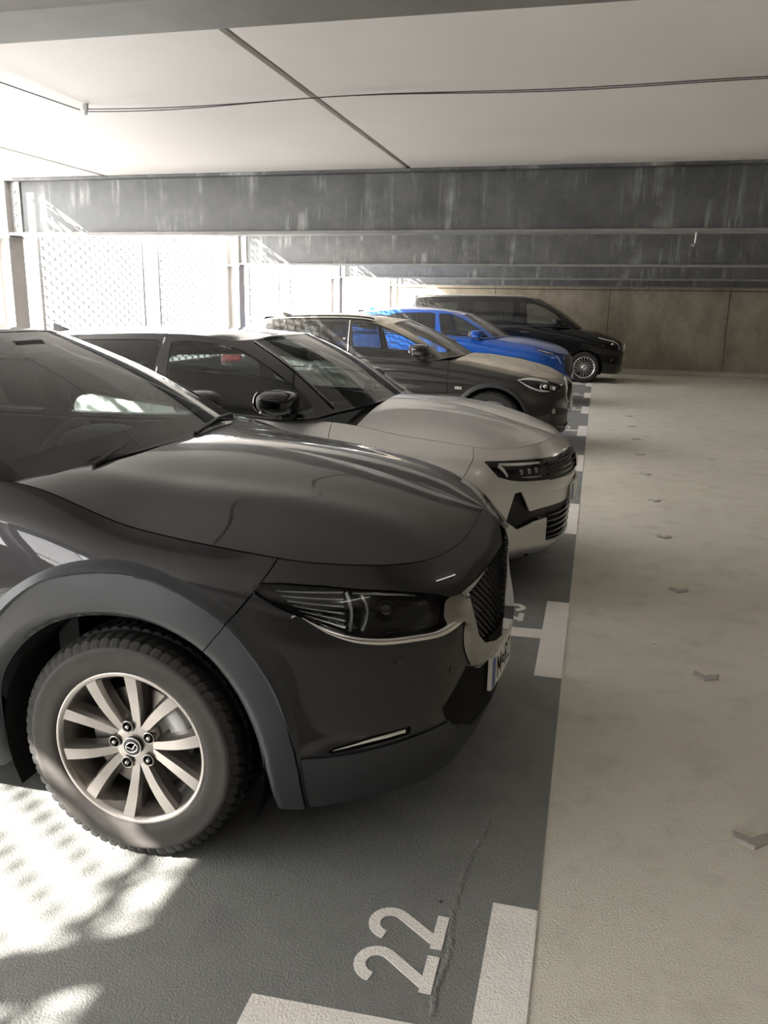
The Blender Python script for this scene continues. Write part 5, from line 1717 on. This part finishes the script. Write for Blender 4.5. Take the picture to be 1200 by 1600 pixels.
for s in (0, 1):
    T_ = (lambda m: m) if s == 0 else mir
    h_ = mk('headlight', T_(patch(BLK, HLB, -.008, .006)), MT['black_gloss'], c)
    mk('running_light', T_(rb(BLK, [(4.40, .822), (4.50, .838), (4.62, .834), (4.80, .800)], [.006, .026, .028, .016], .001, 24)), MT['lamp_white'], h_)
    mk('running_light', T_(rb(BLK, [(4.42, .812), (4.54, .750), (4.66, .712), (4.80, .700)], [.004, .018, .022, .012], .001, 24)), MT['lamp_white'], h_)
    for k in range(2):
        mk('light_ring', T_(rb(BLK, [(4.70 + .14 * k, .79 - .03 * k), (4.675 + .14 * k, .75 - .02 * k), (4.69 + .14 * k, .715 - .005 * k)], [.006, .014, .006], .001, 14)), MT['lamp_silver'], h_)
        p, n = wall_at(BLK['W'], BLK['A'], BLK['T'], 4.745 + .135 * k, .755 - .025 * k)
        mk('projector', T_(xf(blob(0, 0, 0, .028, .028, .028, 8, 2.0), tr(*(p - n * .015)))), MT['lamp_silver'], h_)
    mk('kidney_grille', T_(patch(BLK, KID, -.02)), MT['black'], c)
    kp = smooth_closed(KID, 60); kp = np.r_[kp, kp[:1]]
    mk('kidney_frame', T_(rb(BLK, np.array(kp), .022, .014, 80)), MT['satin'], c)
    for k in range(7):
        mk('kidney_slat', T_(rb(BLK, [(5.21 + .047 * k, .585), (5.215 + .047 * k, .75)], .010, -.002, 8, -.02)), MT['black_gloss'], c)
    p, n = wall_at(BLK['W'], BLK['A'], BLK['T'], 4.86, .475)
    mk('fog_light', T_(tube([p - n * .02, p + n * .004], .03, 16)), MT['lamp_silver'], c)
    p, n = wall_at(BLK['W'], BLK['A'], BLK['T'], 3.72, .715)
    bd = [xf(rbox(-.012, .012, -.004, .004, -.017, .017, .002), tr(-.40 + .027 * k, -.912, .715)) for k in range(3)]
    for b_ in bd: mk('fender_badge', T_(b_), MT['chrome'], c)
    mk('roof_rail', T_(tube(BLK['G'][(BLK['GA'][:, 0, 0] > 2.4) & (BLK['GA'][:, 0, 0] < 5.2), -1] + np.array([0, -.012, .022]), .012, 6)), MT['black_gloss'], c)
    mk('window_line', T_(tube(np.array([(-1.685, -.866, 1.03), (-1.70, -.782, 1.24), (-1.715, -.66, 1.43)]), .007, 6)), MT['satin'], c)
    mk('window_line', T_(tube(np.array([(-2.62, -.81, 1.09), (-2.575, -.735, 1.26), (-2.53, -.64, 1.41)]), .007, 6)), MT['satin'], c)
mk('lower_intake', both(patch(BLK, LOW, -.03)), MT['black'], c)
plate(c, BLK['W'], BLK['A'], BLK['T'], BLK['T'][-1], -.26, .26, .43, .54, .02)

# ---- blue crossover
UP = paint('bright_blue_paint', (0.006, 0.075, 0.37), 0.35, 0.28, 0.30, (0.30, 0.30, 0.30))
HLU = [(4.40, .955), (4.55, .925), (4.75, .89), (4.95, .862), (5.10, .852), (5.10, .835), (4.95, .838), (4.75, .858), (4.55, .888), (4.44, .93)]
GRU = [(5.03, .80), (5.10, .835), (5.25, .842), (5.9, .845), (5.9, .46), (5.3, .47), (5.15, .53), (5.05, .66)]
LOU = [(4.98, .43), (5.2, .42), (5.9, .41), (5.9, .25), (5.2, .26), (4.95, .30)]
c = build_car(BLU, 'bright blue crossover car parked before the black van', UP, UP, 'five', .35, .229, 2.665, .905, .40, clad=.05, seam_x=.40, cuts=(HLU, GRU, LOU), mirror=(-.66, .885, 1.165), doors=(-.46, -1.45, -2.35), glass='dusty_glass', zsill=.34)
for s in (0, 1):
    T_ = (lambda m: m) if s == 0 else mir
    h_ = mk('headlight', T_(patch(BLU, HLU, -.006, .006)), MT['black_gloss'], c)
    mk('running_light', T_(rb(BLU, [(4.46, .932), (4.6, .902), (4.8, .868)], [.006, .014, .008], .002, 16)), MT['lamp_white'], h_)
    mk('grille', T_(patch(BLU, GRU, -.02)), MT['black'], c)
    mk('grille_frame', T_(rb(BLU, [(5.04, .80), (5.04, .70), (5.12, .56), (5.28, .49), (5.6, .475)], [.012, .022, .026, .024, .02], .014, 40)), MT['black_gloss'], c)
    mk('running_light', T_(rb(BLU, [(4.86, .83), (4.90, .76), (4.95, .70)], [.006, .012, .008], .006, 12)), MT['lamp_white'], c)
    for i in range(9):
        for j in range(6):
            t, z = 5.10 + .05 * i + (.025 if j % 2 else 0), .56 + .045 * j
            if sdpoly(GRU, np.array([[t, z]]))[0] < .02: continue
            p, n = wall_at(BLU['W'], BLU['A'], BLU['T'], t, z)
            mk('grille_stud', T_(xf(rbox(-.006, .006, -.009, .009, -.004, .004, .002), tr(*(p - n * .012)))), MT['satin'], c)
mk('lower_intake', both(patch(BLU, LOU, -.03)), MT['black'], c)
plate(c, BLU['W'], BLU['A'], BLU['T'], BLU['T'][-1], -.26, .26, .42, .53, .025)

# ---- black van
VP = paint('black_van_paint', (0.005, 0.005, 0.0055), 0.1, 0.25, 0.03, (0.25, 0.23, 0.2), coat=0.8)
HLV = [(5.34, 1.015), (5.609, .965), (5.869, .910), (5.975, .87), (5.965, .73), (5.9, .70), (5.8, .775), (5.55, .88), (5.4, .955)]
GRV = [(6.03, .88), (6.1, .895), (7, .90), (7, .66), (6.15, .655), (6.05, .72)]
LOV = [(6.0, .46), (6.2, .45), (7, .45), (7, .26), (6.2, .26), (6.0, .30)]
wv = [([(4.10, .10), (4.06, 1.55), (4.4, 1.62), (5.3, 1.60), (5.75, 1.45), (6.35, .35), (6.4, .10)], 'side_glass'), ([(3.08, .10), (3.06, 1.62), (3.9, 1.62), (3.93, .10)], 'privacy'), ([(2.2, .12), (2.25, 1.5), (2.35, 1.60), (2.98, 1.62), (2.98, .10)], 'privacy')]
c = build_car(VAN, 'black passenger van parked against the far concrete wall', VP, VP, 'van', .345, .232, 3.2, .945, .385, seam_x=.40, cuts=(HLV, GRV, LOV), mirror=(-.60, .93, 1.33), doors=(-.50, -1.50, -2.75), sliding=True, win=wv, zsill=.30, fin=False)
for s in (0, 1):
    T_ = (lambda m: m) if s == 0 else mir
    h_ = mk('headlight', T_(patch(VAN, HLV, -.006, .006)), MT['black_gloss'], c)
    mk('running_light', T_(rb(VAN, [(5.36, 1.003), (5.609, .952), (5.86, .897), (5.93, .84), (5.942, .73)], [.012, .020, .024, .024, .014], .004, 40)), MT['lamp_white'], h_)
    p, n = wall_at(VAN['W'], VAN['A'], VAN['T'], 5.72, .87)
    mk('projector', T_(xf(blob(0, 0, 0, .03, .03, .03, 8, 2.0), tr(*(p - n * .012)))), MT['lamp_silver'], h_)
    mk('grille', T_(patch(VAN, GRV, -.02)), MT['black'], c)
    for k in range(2): mk('grille_bar', T_(rb(VAN, [(6.08, .815 - .08 * k), (6.3, .82 - .08 * k), (6.6, .82 - .08 * k)], .03, .008, 16)), MT['chrome'], c)
    mk('roof_rail', T_(tube(VAN['G'][(VAN['GA'][:, 0, 0] > 2.3) & (VAN['GA'][:, 0, 0] < 4.9), -1] + np.array([0, .0, .035]), .016, 6)), MT['satin'], c)
    mk('parking_sensor', T_(tube([wall_at(VAN['W'], VAN['A'], VAN['T'], 5.69, .52)[0], wall_at(VAN['W'], VAN['A'], VAN['T'], 5.69, .52)[0] + wall_at(VAN['W'], VAN['A'], VAN['T'], 5.69, .52)[1] * .004], .02, 12)), MT['satin'], c)
p, n = wall_at(VAN['W'], VAN['A'], VAN['T'], 6.605, .785)
mk('badge', tube([p - n * .01, p + n * .02], .075, 24), MT['chrome'], c)
mk('lower_intake', both(patch(VAN, LOV, -.03)), MT['black'], c)
plate(c, VAN['W'], VAN['A'], VAN['T'], VAN['T'][-1], -.26, .26, .47, .58, .02)
